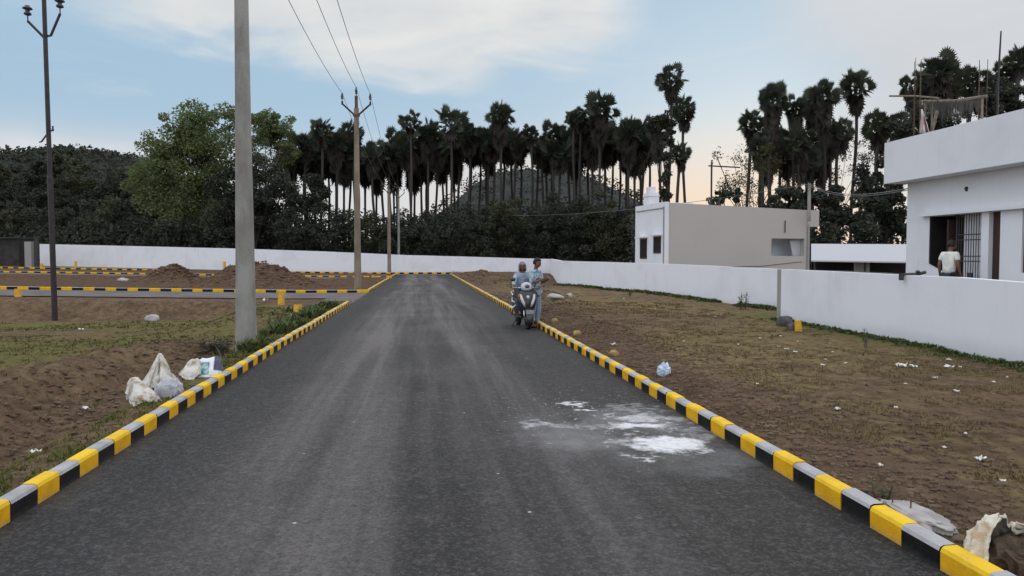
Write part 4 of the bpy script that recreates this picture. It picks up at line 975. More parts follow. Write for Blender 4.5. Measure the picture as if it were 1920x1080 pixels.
def gantry():
    b = atD(1334, 385, 54); tp = atD(1333, 308, 54); e = atD(1388, 314, 54)
    t = thing('steel_gantry', 'dark steel gantry with crossbar standing behind the beige roof', 'gantry', (b.x, b.y, 0))
    m = MB(); m.tube([(0, 0, -.2), (-.02, 0, tp.z)], .065, 6); m.build('post', M_steel, t)
    m = MB(); m.tube([(-.25, 0, e.z + .12), (e.x - b.x, 0, e.z)], .05, 6); m.build('crossbar', M_steel, t)
    m = MB(); m.lathe((0, 0, tp.z), [(.06, 0), (.1, .1), (.05, .2), (.08, .3)], 8); m.build('insulator', M_porc, t)
gantry()
def valve(px, y, D):
    p = atD(px, y, D); t = thing('pipe_stub', 'small dark pipe stub lying across the top of the close wall', 'pipe', p)
    m = MB(); m.tube([(0, 0, 0), (.30, .02, .01), (.46, .03, .05)], .035, 6); m.build('pipe', M_iron, t)
    m = MB(); m.lathe((.3, .02, .03), [(.02, 0), (.05, .03), (.02, .06)], 8); m.build('valve_knob', M_iron, t)
valve(1694, 515, 15.1)
t_ = thing('scrap_bracket', 'dark bracket fixed on the close wall top beside its pipe stub', 'bracket', atD(1690, 519, 15.05)); m = MB(); m.box((0, 0, 0), (.07, .07, .14)); m.build('plate', M_iron, t_)

# ------------------------------------------------------------------ markers, stones, litter
def gpt(px, py, z=0.):
    p = onz(px, py, z)
    for _ in range(6):
        p = onz(px, py, gz(*touv(p)))
    return p
def marker(px, py, label, hgt=.42, wd=.16, D=None, z=None):
    p = gpt(px, py) if D is None else atD(px, py, D)
    mb = MB(); mb.box((0, 0, hgt / 2 - .1), (wd, wd * .8, hgt + .2), taper=.86); o = mb.build('marker_post', M_yel, bevel=.012)
    o.location = p; o.rotation_euler = (R(rnd.uniform(-4, 4)), R(rnd.uniform(-4, 4)), rnd.uniform(-.4, .4)); tag(o, label, 'marker post', 'yellow plot markers')
marker(34, 561, 'yellow plot marker in front of the side road kerb near the frame edge', .42, .22)
marker(527, 571, 'yellow plot marker between the thick concrete pole and brownish pole', .42, .22)
marker(558, 594, 'short yellow plot marker standing in white rubbish by the kerb', .38, .24)
marker(1497, 621, 'yellow plot marker against the foot of the close white wall', .26, .17)
for px, py, D, lb in ((78, 503, 78, 'tiny yellow marker before the far shed'), (142, 498, 82, 'tiny yellow marker below the brown mound by the far wall'), (300, 525, 60, 'yellow marker on the second cross kerb'), (347, 514, 68, 'yellow marker just beyond the second cross kerb'), (421, 499, 80, 'yellow marker beside the thick pole before the far wall'), (700, 528, 62, 'yellow marker between the brownish pole and third pole')):
    marker(px, py, lb, .5, .26, D)
def stone(px, py, r, m_, label, flat_=.6, name='stone', group=None, asp=1.):
    p = gpt(px, py); bm = bmesh.new(); bmesh.ops.create_icosphere(bm, subdivisions=3, radius=1)
    o_ = rnd.uniform(0, 50)
    for v in bm.verts:
        c = v.co.copy(); k = 1 + .35 * noise.noise(c * 1.1 + Vector((o_, 0, 0))) + .12 * noise.noise(c * 3 + Vector((0, o_, 0)))
        v.co = Vector((c.x * r * asp * k, c.y * r * k, c.z * r * flat_ * k))
    me = bpy.data.meshes.new(name); bm.to_mesh(me); bm.free(); me.materials.append(m_); me.polygons.foreach_set('use_smooth', [True] * len(me.polygons))
    o = bpy.data.objects.new(name, me); COL.objects.link(o); o.location = p + Vector((0, 0, r * flat_ * .45)); o.rotation_euler = (0, 0, rnd.uniform(0, 6))
    return tag(o, label, 'stone', group)
M_ochre = mat('ochre_stone', (.36, .24, .09), (.22, .16, .08), 8., .9, .4, 20)
stone(1039, 605, .09, M_ochre, 'yellowish stone by the kerb just past the standing man', .8)
stone(1083, 629, .09, M_ochre, 'ochre stone between the kerb and a dark soil heap', .8)
stone(1151, 667, .085, M_ochre, 'ochre stone by the kerb in front of the dark soil heap', .8)
stone(1471, 612, .22, M_rock, 'dark grey boulder at the corner foot of the close wall', .8)
stone(1486, 618, .14, M_rock, 'smaller dark rock beside the boulder at the wall corner', .8)
stone(1040, 559, .26, M_stone, 'pale flat rock lying in the field behind the standing man', .4, asp=1.7)
stone(1068, 556, .15, M_stone, 'pale rock next to the large flat rock behind the standing man', .6)
stone(285, 602, .24, M_stone, 'pale rounded stone in the grass between the two nearest poles', .7)
stone(556, 597, .22, M_stone, 'white rubble at the foot of the short yellow marker', .45, asp=1.8)
stone(232, 528, .4, M_stone, 'pale stone on the earth beyond the side road kerb', .5)
def scrap(px, py, r, label, group=None, m_=None):
    p = gpt(px, py); rr = random.Random(px * 3 + py); bm = bmesh.new(); bmesh.ops.create_grid(bm, x_segments=5, y_segments=4, size=1)
    r *= 1 if r < .04 else .6
    for v in bm.verts:
        k = noise.noise(v.co * 1.3 + Vector((px, py, 0))); v.co = Vector((v.co.x * r * (1 + .3 * k), v.co.y * r * .7 * (1 - .3 * k), r * (.45 + .8 * k + .3 * rr.random())))
    me = bpy.data.meshes.new('litter_scrap'); bm.to_mesh(me); bm.free(); me.materials.append(m_ or M_paper)
    o = bpy.data.objects.new('litter_scrap', me); COL.objects.link(o); o.location = p + Vector((0, 0, .01)); o.rotation_euler = (0, 0, rr.uniform(0, 6))
    s_ = o.modifiers.new('thickness', 'SOLIDIFY'); s_.thickness = .004
    return tag(o, label, 'litter', group)
LG = 'white scraps scattered over the dry field'
for px, py in ((1170, 561), (1228, 580), (1328, 590), (1341, 595), (1351, 591), (1358, 583), (1384, 647), (1425, 636), (1464, 632), (1495, 642), (1491, 662), (1557, 645), (1561, 662), (1548, 676), (1585, 683), (1698, 722),
               (1753, 711), (1779, 677), (1800, 690), (1862, 719), (1888, 709), (1794, 736), (1460, 652), (1475, 657), (1543, 687), (1125, 566), (1282, 641), (1680, 768), (1770, 842), (1650, 876), (1880, 905), (1810, 816), (1420, 722), (1570, 770)):
    scrap(px, py, .016 + .022 * rnd.random() ** 2, 'small white scrap lying on the dry brown field before the white walls', LG)
scrap(1151, 649, .09, 'white scrap right behind the ochre stone by the kerb'); scrap(1779, 692, .10, 'larger white scrap below the green strip of the close wall')
scrap(1838, 866, .06, 'white paper scrap lying alone nearest the frame edge on the field'); scrap(152, 620, .12, 'white scrap in the grass just right of the steel pole')
scrap(1690, 690, .12, 'torn white strip lying flat near the close wall'); scrap(1712, 691, .10, 'end of a torn strip beside the flat white strip')
scrap(68, 852, .07, 'pale scrap in the ditch grass by the near kerb'); scrap(160, 770, .10, 'curled pale wrapper on the ditch bank')
scrap(497, 566, .22, 'pale rubbish beside the yellow marker near the side road')
def blue_bag():
    p = gpt(1245, 704); bm = bmesh.new(); bmesh.ops.create_icosphere(bm, subdivisions=4, radius=1)
    for v in bm.verts:
        c = v.co.copy(); k = 1 + .3 * noise.noise(c * 2.) + .18 * noise.noise(c * 6.)
        v.co = Vector((c.x * .085 * k, c.y * .08 * k, c.z * .10 * k))
    me = bpy.data.meshes.new('plastic_bag'); bm.to_mesh(me); bm.free(); me.materials.append(mat('pale_blue_plastic', (.35, .48, .66), (.62, .68, .76), 14., .3, spec=.6))
    o = bpy.data.objects.new('plastic_bag', me); COL.objects.link(o); o.location = p + Vector((0, 0, .07)); tag(o, 'crumpled pale blue plastic bag behind the kerb', 'plastic bag')
blue_bag()

# ------------------------------------------------------------------ sacks
def sackmat(name, c, d, dirt=.5):
    m_, t, p = newmat(name); o = t.n('ShaderNodeTexCoord').outputs['Object']; g = t.n('ShaderNodeNewGeometry').outputs['Position']
    f = t.ss(t.noise(g, 7., 6, .65, .4), .46, .68); wv = t.m('MULTIPLY', t.m('SINE', t.m('MULTIPLY', t.xyz(g)[0], 500.)), t.m('SINE', t.m('MULTIPLY', t.xyz(g)[2], 500.)))
    t.put(p.inputs['Base Color'], t.mix(t.m('MULTIPLY', f, dirt), c, d)); p.inputs['Roughness'].default_value = .75
    bump(t, p, t.m('ADD', t.noise(g, 13., 5, .6, 1.2), t.m('MULTIPLY', wv, .03)), .6, .03); return m_
S_white = sackmat('dirty_white_sack', (.62, .59, .55), (.26, .18, .09), 1.); S_grey = sackmat('grey_sack', (.42, .43, .47), (.30, .29, .29), .5); S_print = sackmat('glossy_sack', (.66, .68, .70), (.50, .50, .50), .4)
def sack_mesh(size, seed, peaks=(), crumple=.22, sub=6, name='sack', m_=None, parent=None, pinch=0.):
    bm = bmesh.new(); bmesh.ops.create_icosphere(bm, subdivisions=sub, radius=1); off = Vector((seed * 7.3, seed * 1.9, 0))
    for v in bm.verts:
        c = v.co.normalized(); e = Vector([math.copysign(abs(q) ** .72, q) for q in c])
        rid = 1 - abs(noise.noise(Vector((c.x * 1.7, c.y * 1.7, c.z * 1.1)) + off)) * 2.2; rid2 = 1 - abs(noise.noise(Vector((c.x * 4., c.y * 4., c.z * 2.2)) + off * 1.3)) * 2; rid3 = noise.noise(c * 11 + off)
        k = 1 + crumple * (.95 * rid + .30 * rid2 + .05 * rid3 - .45)
        if crumple > .25:
            th_ = math.atan2(c.y, c.x) + .9 * noise.noise(c * 1.3 + off) + c.z * .5; fall = (1 - c.z * .55)
            k = 1 + crumple * (.55 * rid - .2) + .085 * fall * (1 - 2 * abs(math.sin(th_ * 4.5 + seed)) ** .7) + .05 * fall * (1 - 2 * abs(math.sin(th_ * 9. + 3 * noise.noise(c * 2.4 + off))) ** .8) + .03 * rid2
        p = Vector((e.x * size[0] * k, e.y * size[1] * k, e.z * size[2] * k))
        for (dx_, dy_, dz_, wd_, am) in peaks:
            q = max(0., c.dot(Vector((dx_, dy_, dz_)).normalized())); p += Vector((dx_, dy_, dz_)).normalized() * am * (q ** wd_) * (1 + .25 * rid2)
        if p.z < -size[2] * .55: p.z = -size[2] * .55 + (p.z + size[2] * .55) * .15
        v.co = p
    me = bpy.data.meshes.new(name); bm.to_mesh(me); bm.free(); me.materials.append(m_ or S_white); me.polygons.foreach_set('use_smooth', [True] * len(me.polygons))
    o = bpy.data.objects.new(name, me); COL.objects.link(o); o.parent = parent; return o
def at_ground(px, py, dz=0.): p = gpt(px, py); return p + Vector((0, 0, dz))
G_S = 'dumped sacks by the kerb'
def put(o, p, rz, label, rx=0., ry=0.): o.location = p; o.rotation_euler = (rx, ry, rz); tag(o, label, 'sack', G_S)
def cloth_drape(size, n, lumps, pins, seed, name, m_, frames=46):
    """an empty woven sack settled over what lies under it: relaxed once with Blender's cloth solver, then frozen"""
    rr = random.Random(seed); bm = bmesh.new(); bmesh.ops.create_grid(bm, x_segments=n, y_segments=int(n * size[1] / size[0]), size=.5)
    for v in bm.verts:
        x, y = v.co.x * size[0], v.co.y * size[1]; e = 1 + .08 * noise.noise(Vector((x * 5, y * 5, seed)))
        v.co = Vector((x * e, y * e, size[2] + .05 * noise.noise(Vector((x * 6, y * 6, seed + 3)))))
    me = bpy.data.meshes.new(name); bm.to_mesh(me); bm.free(); o = bpy.data.objects.new(name, me); COL.objects.link(o)
    vg = o.vertex_groups.new(name='pin')
    for (px_, py_, pz_, pr_) in pins:
        ids = [v.index for v in me.vertices if (v.co.x - px_) ** 2 + (v.co.y - py_) ** 2 < pr_ ** 2]
        for i in ids: me.vertices[i].co.z = pz_
        vg.add(ids, 1., 'REPLACE')
    cols = []
    def collider(vs, fs):
        cm = bpy.data.meshes.new('tmp'); cm.from_pydata(vs, [], fs); cm.update(); c = bpy.data.objects.new('tmp', cm); COL.objects.link(c)
        c.modifiers.new('col', 'COLLISION'); c.collision.thickness_outer = .008; c.collision.cloth_friction = 25.; cols.append(c)
    collider([(-2, -2, 0), (2, -2, 0), (2, 2, 0), (-2, 2, 0)], [(0, 1, 2, 3)])
    for (cx, cy, cz, rx, ry, rz) in lumps:
        b_ = bmesh.new(); bmesh.ops.create_icosphere(b_, subdivisions=3, radius=1); vs = [(cx + v.co.x * rx, cy + v.co.y * ry, cz + v.co.z * rz) for v in b_.verts]; fs = [tuple(v.index for v in f.verts) for f in b_.faces]; b_.free(); collider(vs, fs)
    cl = o.modifiers.new('cloth', 'CLOTH'); st_ = cl.settings; st_.quality = 6; st_.mass = .25; st_.tension_stiffness = 25; st_.compression_stiffness = 25; st_.shear_stiffness = 12; st_.bending_stiffness = .25; st_.air_damping = 2.
    if pins: st_.vertex_group_mass = 'pin'
    cl.collision_settings.collision_quality = 3; cl.collision_settings.distance_min = .006; cl.collision_settings.use_self_collision = True; cl.collision_settings.self_distance_min = .006
    cl.point_cache.frame_start = 1; cl.point_cache.frame_end = frames
    for f in range(1, frames + 1): S.frame_set(f)
    dg = bpy.context.evaluated_depsgraph_get(); me2 = bpy.data.meshes.new_from_object(o.evaluated_get(dg)); S.frame_set(1)
    o.modifiers.clear(); o.vertex_groups.clear(); o.data = me2; bpy.data.meshes.remove(me); me2.name = name
    for c in cols: cm = c.data; bpy.data.objects.remove(c); bpy.data.meshes.remove(cm)
    me2.materials.clear(); me2.materials.append(m_); me2.polygons.foreach_set('use_smooth', [True] * len(me2.polygons))
    q = o.modifiers.new('thickness', 'SOLIDIFY'); q.thickness = .004; q = o.modifiers.new('subdivision', 'SUBSURF'); q.levels = q.render_levels = 1
    return o
pb = onz(292, 742, .0); gb = gz(*touv(pb))
put(cloth_drape((.90, .80, .50), 54, [(.02, 0, .10, .15, .13, .16), (.17, .0, .06, .12, .11, .09), (-.13, -.05, .06, .13, .11, .10)], [(.05, .03, .52, .03)], 1, 'crumpled_sack', S_white), pb + Vector((-.10, .22, gb - pb.z - .02)), .3, 'tall crumpled dirty white sack with a peaked top, biggest of the dumped sacks')
p_ = onz(262, 764, 0.); put(cloth_drape((.58, .52, .30), 40, [(.02, 0, .06, .13, .13, .12)], [(-.12, -.02, .24, .03)], 5, 'crumpled_sack', S_white), p_ + Vector((-.02, .10, gz(*touv(p_)) - p_.z - .01)), -.5, 'slumped dirty sack with torn brown flap at the ditch end of the heap')
p_ = onz(343, 722, 0.); put(cloth_drape((.48, .46, .26), 36, [(0, 0, .05, .11, .12, .10)], [(.1, .05, .17, .03)], 8, 'crumpled_sack', S_white), p_ + Vector((-.02, .28, gz(*touv(p_)) - p_.z)), .9, 'low crumpled white sack between the tall sack and the printed sack')
put(sack_mesh((.15, .13, .15), 6.6, [(.1, 0, 1, 7, .03)], .16, name='filled_sack', m_=S_grey), onz(312, 752, .0) + Vector((-.02, .12, .07)), .2, 'smooth full grey sack tucked between the tall sack and kerb')
prs = sack_mesh((.20, .12, .22), 9.4, [(.6, 0, .8, 6, .05)], .20, name='printed_sack', m_=None)
m_, t, p = newmat('printed_plastic'); o_ = t.n('ShaderNodeTexCoord').outputs['Object']; x_, y_, z_ = t.xyz(o_)[:3]
patch_ = t.m('MULTIPLY', t.m('MULTIPLY', t.ss(x_, -.10, -.085), t.ss(x_, .045, .06, 1., 0.)), t.m('MULTIPLY', t.ss(z_, -.04, -.02), t.ss(z_, .16, .18, 1., 0.)))
ink = t.mix(t.ss(t.noise(o_, 16., 3), .42, .55), (.03, .22, .22), (.35, .50, .50))
nav = t.m('MULTIPLY', t.ss(x_, .10, .115), t.ss(z_, .02, .05))
t.put(p.inputs['Base Color'], t.mix(nav, t.mix(patch_, (.72, .74, .78), ink), (.045, .045, .09))); p.inputs['Roughness'].default_value = .35
bump(t, p, t.noise(o_, 18., 5, .6, .5), .5, .02); prs.data.materials.clear(); prs.data.materials.append(m_)
put(prs, onz(384, 714, 0.) + Vector((-.03, .12, .05)), .25, 'shiny white plastic sack printed with teal and navy, against the kerb', rx=R(-28))
def soil_sack():
    p = gpt(1886, 1066); t = thing('torn_sack', 'torn cream sack spilling dark soil beside the kerb in the nearest corner', 'sack', p, .1)
    sl = sack_mesh((.24, .18, .17), 3.3, (), .30, name='soil', m_=mat('dark_soil', (.055, .038, .026), (.10, .07, .048), 9., .98, .9, 40), parent=t); sl.location = (.09, -.02, .05)
    # the cloth: an open folded shell behind and over the soil
    bm = bmesh.new(); nu, nv = 42, 26; grid = []
    for i in range(nu):
        row = []
        for j in range(nv):
            a = R(-25) + R(235) * i / (nu - 1); b = R(-10) + R(92) * j / (nv - 1)
            edge = .04 * noise.noise(Vector((i * .35, 1.7, 0)))
            k = 1 + .16 * (1 - 2 * abs(noise.noise(Vector((math.cos(a) * 2.2, math.sin(a) * 2.2, b * 2))))) + .07 * noise.noise(Vector((i * .5, j * .5, 3)))
            x = .27 * k * math.cos(a) * math.cos(b) + .06; y = .22 * k * math.sin(a) * math.cos(b) + .05; z = (.235 * k + (.06 if a > R(70) else 0)) * math.sin(b) + .05 + edge
            row.append(bm.verts.new((x - .05 * (j / nv) * (a > R(90)), y, z)))
        grid.append(row)
    for i in range(nu - 1):
        for j in range(nv - 1): bm.faces.new((grid[i][j], grid[i + 1][j], grid[i + 1][j + 1], grid[i][j + 1]))
    me = bpy.data.meshes.new('sack_cloth'); bm.to_mesh(me); bm.free(); me.materials.append(sackmat('cream_sack', (.66, .62, .52), (.40, .25, .10), .8)); me.polygons.foreach_set('use_smooth', [True] * len(me.polygons))
    t.scale = (.72,) * 3
    o = bpy.data.objects.new('sack_cloth', me); COL.objects.link(o); o.parent = t; sd_ = o.modifiers.new('thickness', 'SOLIDIFY'); sd_.thickness = .008
soil_sack()
def cement_lump():
    p = gpt(1718, 972); t = thing('cement_lump', 'flat grey cement lump with two upright nails behind the kerb', 'cement', p, TH)
    c = sack_mesh((.10, .27, .045), 5.5, (), .25, 5, 'slab', M_stone, t); c.location = (0, 0, .015)
    for x, y in ((-.07, .14), (-.02, .03)):
        n = MB(); n.tube([(x, y, 0), (x + .004, y, .13)], .005, 6); n.lathe((x + .004, y, .13), [(.009, 0), (.009, .004)], 8); n.build('nail', M_rust, t)
cement_lump()

# ------------------------------------------------------------------ grass blades, weeds, clods
def blades(name, region, n, hgt, m, label, seed, wid=.006, spread=.6):
    rr = random.Random(seed); mb = MB()
    for _ in range(n):
        s_ = region(rr)
        if not s_: continue
        u, v, sc = s_; z = gz(u, v) - .01; c = UV(u, v, z)
        for _b in range(4):
            a = rr.uniform(0, 6.28); h = hgt * sc * rr.uniform(.4, 1.2); d = Vector((math.cos(a), math.sin(a), 0)); o = c + d * rr.uniform(0, .05 * sc); w_ = Vector((-d.y, d.x, 0)) * wid * (.6 + sc * .6) * max(1., u / 9)
            mid = o + d * h * spread * .35 + Vector((0, 0, h * .6)); tip = o + d * h * spread + Vector((0, 0, h * rr.uniform(.7, 1.)))
            mb.add([o - w_, o + w_, mid + w_ * .7, tip, mid - w_ * .7], [(0, 1, 2, 4), (4, 2, 3)])
    return tag(mb.build(name, m), label, kind='stuff')
def reg_right(rr):
    u = 3.4 + 24 * rr.random() ** 1.7; v = VR + .2 + rr.random() ** .9 * 6.6
    if v > 9.3 or fbm(u, v, 1.3, 2.2) + .6 * fbm(u, v, .3, 2.2) < .02 + .25 * (1 - sm(v, 3.1, 4.4)): return None
    return u, v, rr.uniform(.5, 1.1)
def reg_left(rr):
    u = 3.5 + 25 * rr.random() ** 1.3; v = VL - .2 - 22 * rr.random() ** 1.2; d = VL - .15 - v
    if .7 < d < 3.4 and u < 18 and rr.random() < .88: return None
    if fbm(u, v, .35, 6.) < -.12: return None
    return u, v, rr.uniform(.5, 1.2)
def reg_verge(rr):
    u = 3. + 23 * rr.random(); d = rr.random() ** 1.3 * .9
    if fbm(u, d, .6, 3.) < -.05: return None
    return u, VL - .16 - d, rr.uniform(.5, 1.2)
blades('dry_grass', reg_right, 30000, .055, F_dry, 'sparse dry grass over the brown field by the white walls', 1)
blades('dry_grass', reg_left, 16000, .07, F_dry, 'dry grass mixed through the sunken field by the steel pole', 2)
blades('green_grass', reg_left, 16000, .07, F_grn, 'patchy green grass in the sunken field by the steel pole', 3)
blades('green_grass', reg_verge, 5000, .06, F_grn, 'thin green grass along the verge behind the sack-side kerb', 4)
def along(path, n, wdt):
    def reg(rr):
        i = rr.randrange(len(path) - 1); f = rr.random(); a, b = path[i], path[i + 1]
        p = Vector((a[0] + (b[0] - a[0]) * f, a[1] + (b[1] - a[1]) * f, 0)); u, v = touv(p)
        if fbm(u, v, .45, 12.) < -.28: return None
        return u, v - abs(rr.gauss(0, wdt)), rr.uniform(.4, 1.3)
    return reg
blades('weeds', along([(q[0], q[1]) for q in subdiv(near, 4)][:13], 0, .16), 2000, .08, F_weed, 'low green weeds along the foot of the close white wall', 5, .012)
blades('weeds', along([(q[0], q[1]) for q in subdiv(mid, 4)], 0, .22), 3200, .11, F_weed, 'low green weeds along the foot of the slanting white wall', 6, .012)
def reg_pole(rr):
    u = p1[0] + rr.uniform(-.8, 11.5); d = abs(rr.gauss(0, .55)) + .08
    return (u, VL - .16 - d, rr.uniform(.5, 1.4)) if fbm(u, d, .5, 31.) > -.1 else None
blades('weeds', reg_pole, 3600, .22, F_weed, 'tall green weeds on the verge between the thick pole and side road', 7, .012)
def weed_plant(px, py, hgt, n, label, spread=.35, m_=None, leaf=.09, rad=None):
    p = gpt(px, py); rr = random.Random(px); t = thing('weed_plant', label, 'plant', p, 0, 'weeds along the walls and verge'); st = MB(); lf = MB()
    for i in range(n):
        a = rr.uniform(0, 6.28); o = Vector((math.cos(a), math.sin(a), 0)) * (rad or .06) * rr.random(); h = hgt * rr.uniform(.5, 1.)
        tip = o + Vector((math.cos(a) * spread * h * rr.random(), math.sin(a) * spread * h * rr.random(), h)); st.tube([o, o.lerp(tip, .5) + Vector((0, 0, h * .05)), tip], [.010, .008, .004], 5, cap=False)
        for j in range(int(12 * h / hgt) + 4):
            q = o.lerp(tip, .2 + .8 * rr.random()); b = rr.uniform(0, 6.28); d = Vector((math.cos(b), math.sin(b), rr.uniform(-.2, .7))).normalized(); s_ = d.cross(Vector((0, 0, 1))).normalized(); l = leaf * rr.uniform(.6, 1.3)
            lf.add([q, q + d * l * .5 + s_ * l * .28, q + d * l - Vector((0, 0, l * .2)), q + d * l * .5 - s_ * l * .28], [(0, 1, 2, 3)])
    st.build('stem', M_barkl, t); lf.build('foliage', m_ or F_weed, t)
weed_plant(1391, 580, .62, 7, 'leafy weed growing at the slanting wall below the beige house corner', leaf=.12, rad=.3)
weed_plant(1624, 652, .42, 4, 'single upright weed at the foot of the close white wall', leaf=.07)
weed_plant(1181, 556, .36, 4, 'small dark weed sprig far along the slanting white wall', leaf=.10)
weed_plant(507, 532, 1.25, 14, 'tall conical grey green shrub beside the red soil mound', .35, F_mid, .14, .45)
weed_plant(400, 662, .42, 26, 'dark green weed clump in the ditch before the thick concrete pole', .9, F_dark, .10, .45)
weed_plant(1655, 936, .12, 4, 'tiny sprig sprouting behind the kerb by the cement lump', .4, F_weed, .035)
def clods(n, reg, size, m, label, seed):
    rr = random.Random(seed); mb = MB()
    base_ = [Vector(q).normalized() for q in ((1, 0, 0), (-1, 0, 0), (0, 1, 0), (0, -1, 0), (0, 0, 1), (0, 0, -1), (1, 1, 1), (-1, 1, 1), (1, -1, 1), (-1, -1, 1))]
    bm = bmesh.new(); bmesh.ops.create_icosphere(bm, subdivisions=1, radius=1); V = [v.co.copy() for v in bm.verts]; Fc = [tuple(v.index for v in f.verts) for f in bm.faces]; bm.free()
    for _ in range(n):
        s_ = reg(rr)
        if not s_: continue
        u, v = s_; r = size * (.25 + 1.4 * rr.random() ** 3) * max(1, u / 14); c = UV(u, v, gz(u, v) + r * .15); sx, sy, sz = rr.uniform(.7, 1.4), rr.uniform(.7, 1.4), rr.uniform(.5, .9)
        mb.add([c + Vector((q.x * sx, q.y * sy, q.z * sz)) * r * rr.uniform(.75, 1.2) for q in V], Fc)
    tag(mb.build('soil_clods', m, smooth=False), label, kind='stuff')
M_clod = mat('soil_clod', (.085, .056, .038), (.15, .105, .070), 3., .98, .6, 30, coord='Object'); M_clodr = mat('red_clod', (.085, .05, .034), (.15, .095, .064), 1.5, .98, .6, 20)
def rc_left(rr):
    u = 3.2 + 17 * rr.random() ** 1.4; d = .7 + abs(rr.gauss(1.1, 1.2)); return (u, VL - .15 - d)
def rc_right(rr):
    u = 3.2 + 30 * rr.random() ** 1.5; return (u, VR + .22 + abs(rr.gauss(0, .9)))
def rc_mound(rr):
    a = rr.choice(MOUNDS[:4] + MOUNDS[4:10] * 2 + MOUNDS[-3:]); u = a[0] + rr.gauss(0, .7) * a[2]; v = a[1] + rr.gauss(0, .7) * a[3]
    return None if VL - .2 < v < VR + .2 else (u, v)
clods(7000, rc_left, .030, M_clod, 'loose soil clods on the ditch bank by the sacks', 1)
clods(9000, rc_right, .022, M_clod, 'loose soil crumbs behind the scooter-side kerb', 2)
clods(5200, rc_mound, .022, M_clodr, 'earth lumps on the red soil mounds', 3)

# ------------------------------------------------------------------ people
M_skin = mat('brown_skin', (.17, .085, .055), (.14, .07, .045), 12., .55, .05, spec=.35)
M_hair = mat('black_hair', (.012, .010, .010), (.02, .017, .015), 40., .6, .4, 90)
def cloth_mat(name, a, b, sc, th=(.42, .58)): return mat(name, a, b, sc, .85, .35, 14, th=th)
def skin_obj(name, V, E, rad, m, parent, root=0, sub=2):
    me = bpy.data.meshes.new(name); me.from_pydata([tuple(q) for q in V], E, []); me.materials.append(m)
    o = bpy.data.objects.new(name, me); COL.objects.link(o); o.parent = parent
    sk = o.modifiers.new('skin', 'SKIN'); sk.use_smooth_shade = True
    for i, q in enumerate(rad):
        d = me.skin_vertices[0].data[i]; d.radius = q if isinstance(q, (tuple, list)) else (q, q); d.use_root = (i == root)
    ss_ = o.modifiers.new('subdivision', 'SUBSURF'); ss_.levels = sub; ss_.render_levels = sub
    return o
class Skel:
    def __init__(s): s.V = []; s.E = []; s.r = []; s.ix = {}
    def add(s, k, p, r, par=None):
        s.ix[k] = len(s.V); s.V.append(Vector(p)); s.r.append(r)
        if par is not None: s.E.append((s.ix[par], s.ix[k]))
    def hand(s, tag_, wrist, palm_dir, up, curl=.5):
        """palm with four unequal bent fingers and a thumb leaving the side of the palm"""
        f = Vector(palm_dir).normalized(); n = (Vector(up) - f * Vector(up).dot(f)).normalized(); b = f.cross(n)
        w = s.V[s.ix[wrist]]; s.add(tag_ + 'pa', w + f * .055, (.034, .018), wrist)
        for i, (off, ln) in enumerate(((-.030, .070), (-.010, .080), (.010, .076), (.030, .060))):
            k0 = w + f * .092 + b * off; d1 = (f - n * curl * .5).normalized(); d2 = (f - n * curl * 1.4).normalized()
            s.add(f'{tag_}k{i}', k0, .010, tag_ + 'pa'); s.add(f'{tag_}m{i}', k0 + d1 * ln * .5, .0088, f'{tag_}k{i}'); s.add(f'{tag_}t{i}', k0 + d1 * ln * .5 + d2 * ln * .5, .0072, f'{tag_}m{i}')
        k0 = w + f * .045 - b * .036; s.add(tag_ + 'h0', k0, .011, tag_ + 'pa'); d = (f * .7 - b * .6 - n * .3).normalized()
        s.add(tag_ + 'h1', k0 + d * .03, .0098, tag_ + 'h0'); s.add(tag_ + 'h2', k0 + d * .03 + (f - n * .4).normalized() * .026, .0085, tag_ + 'h1')
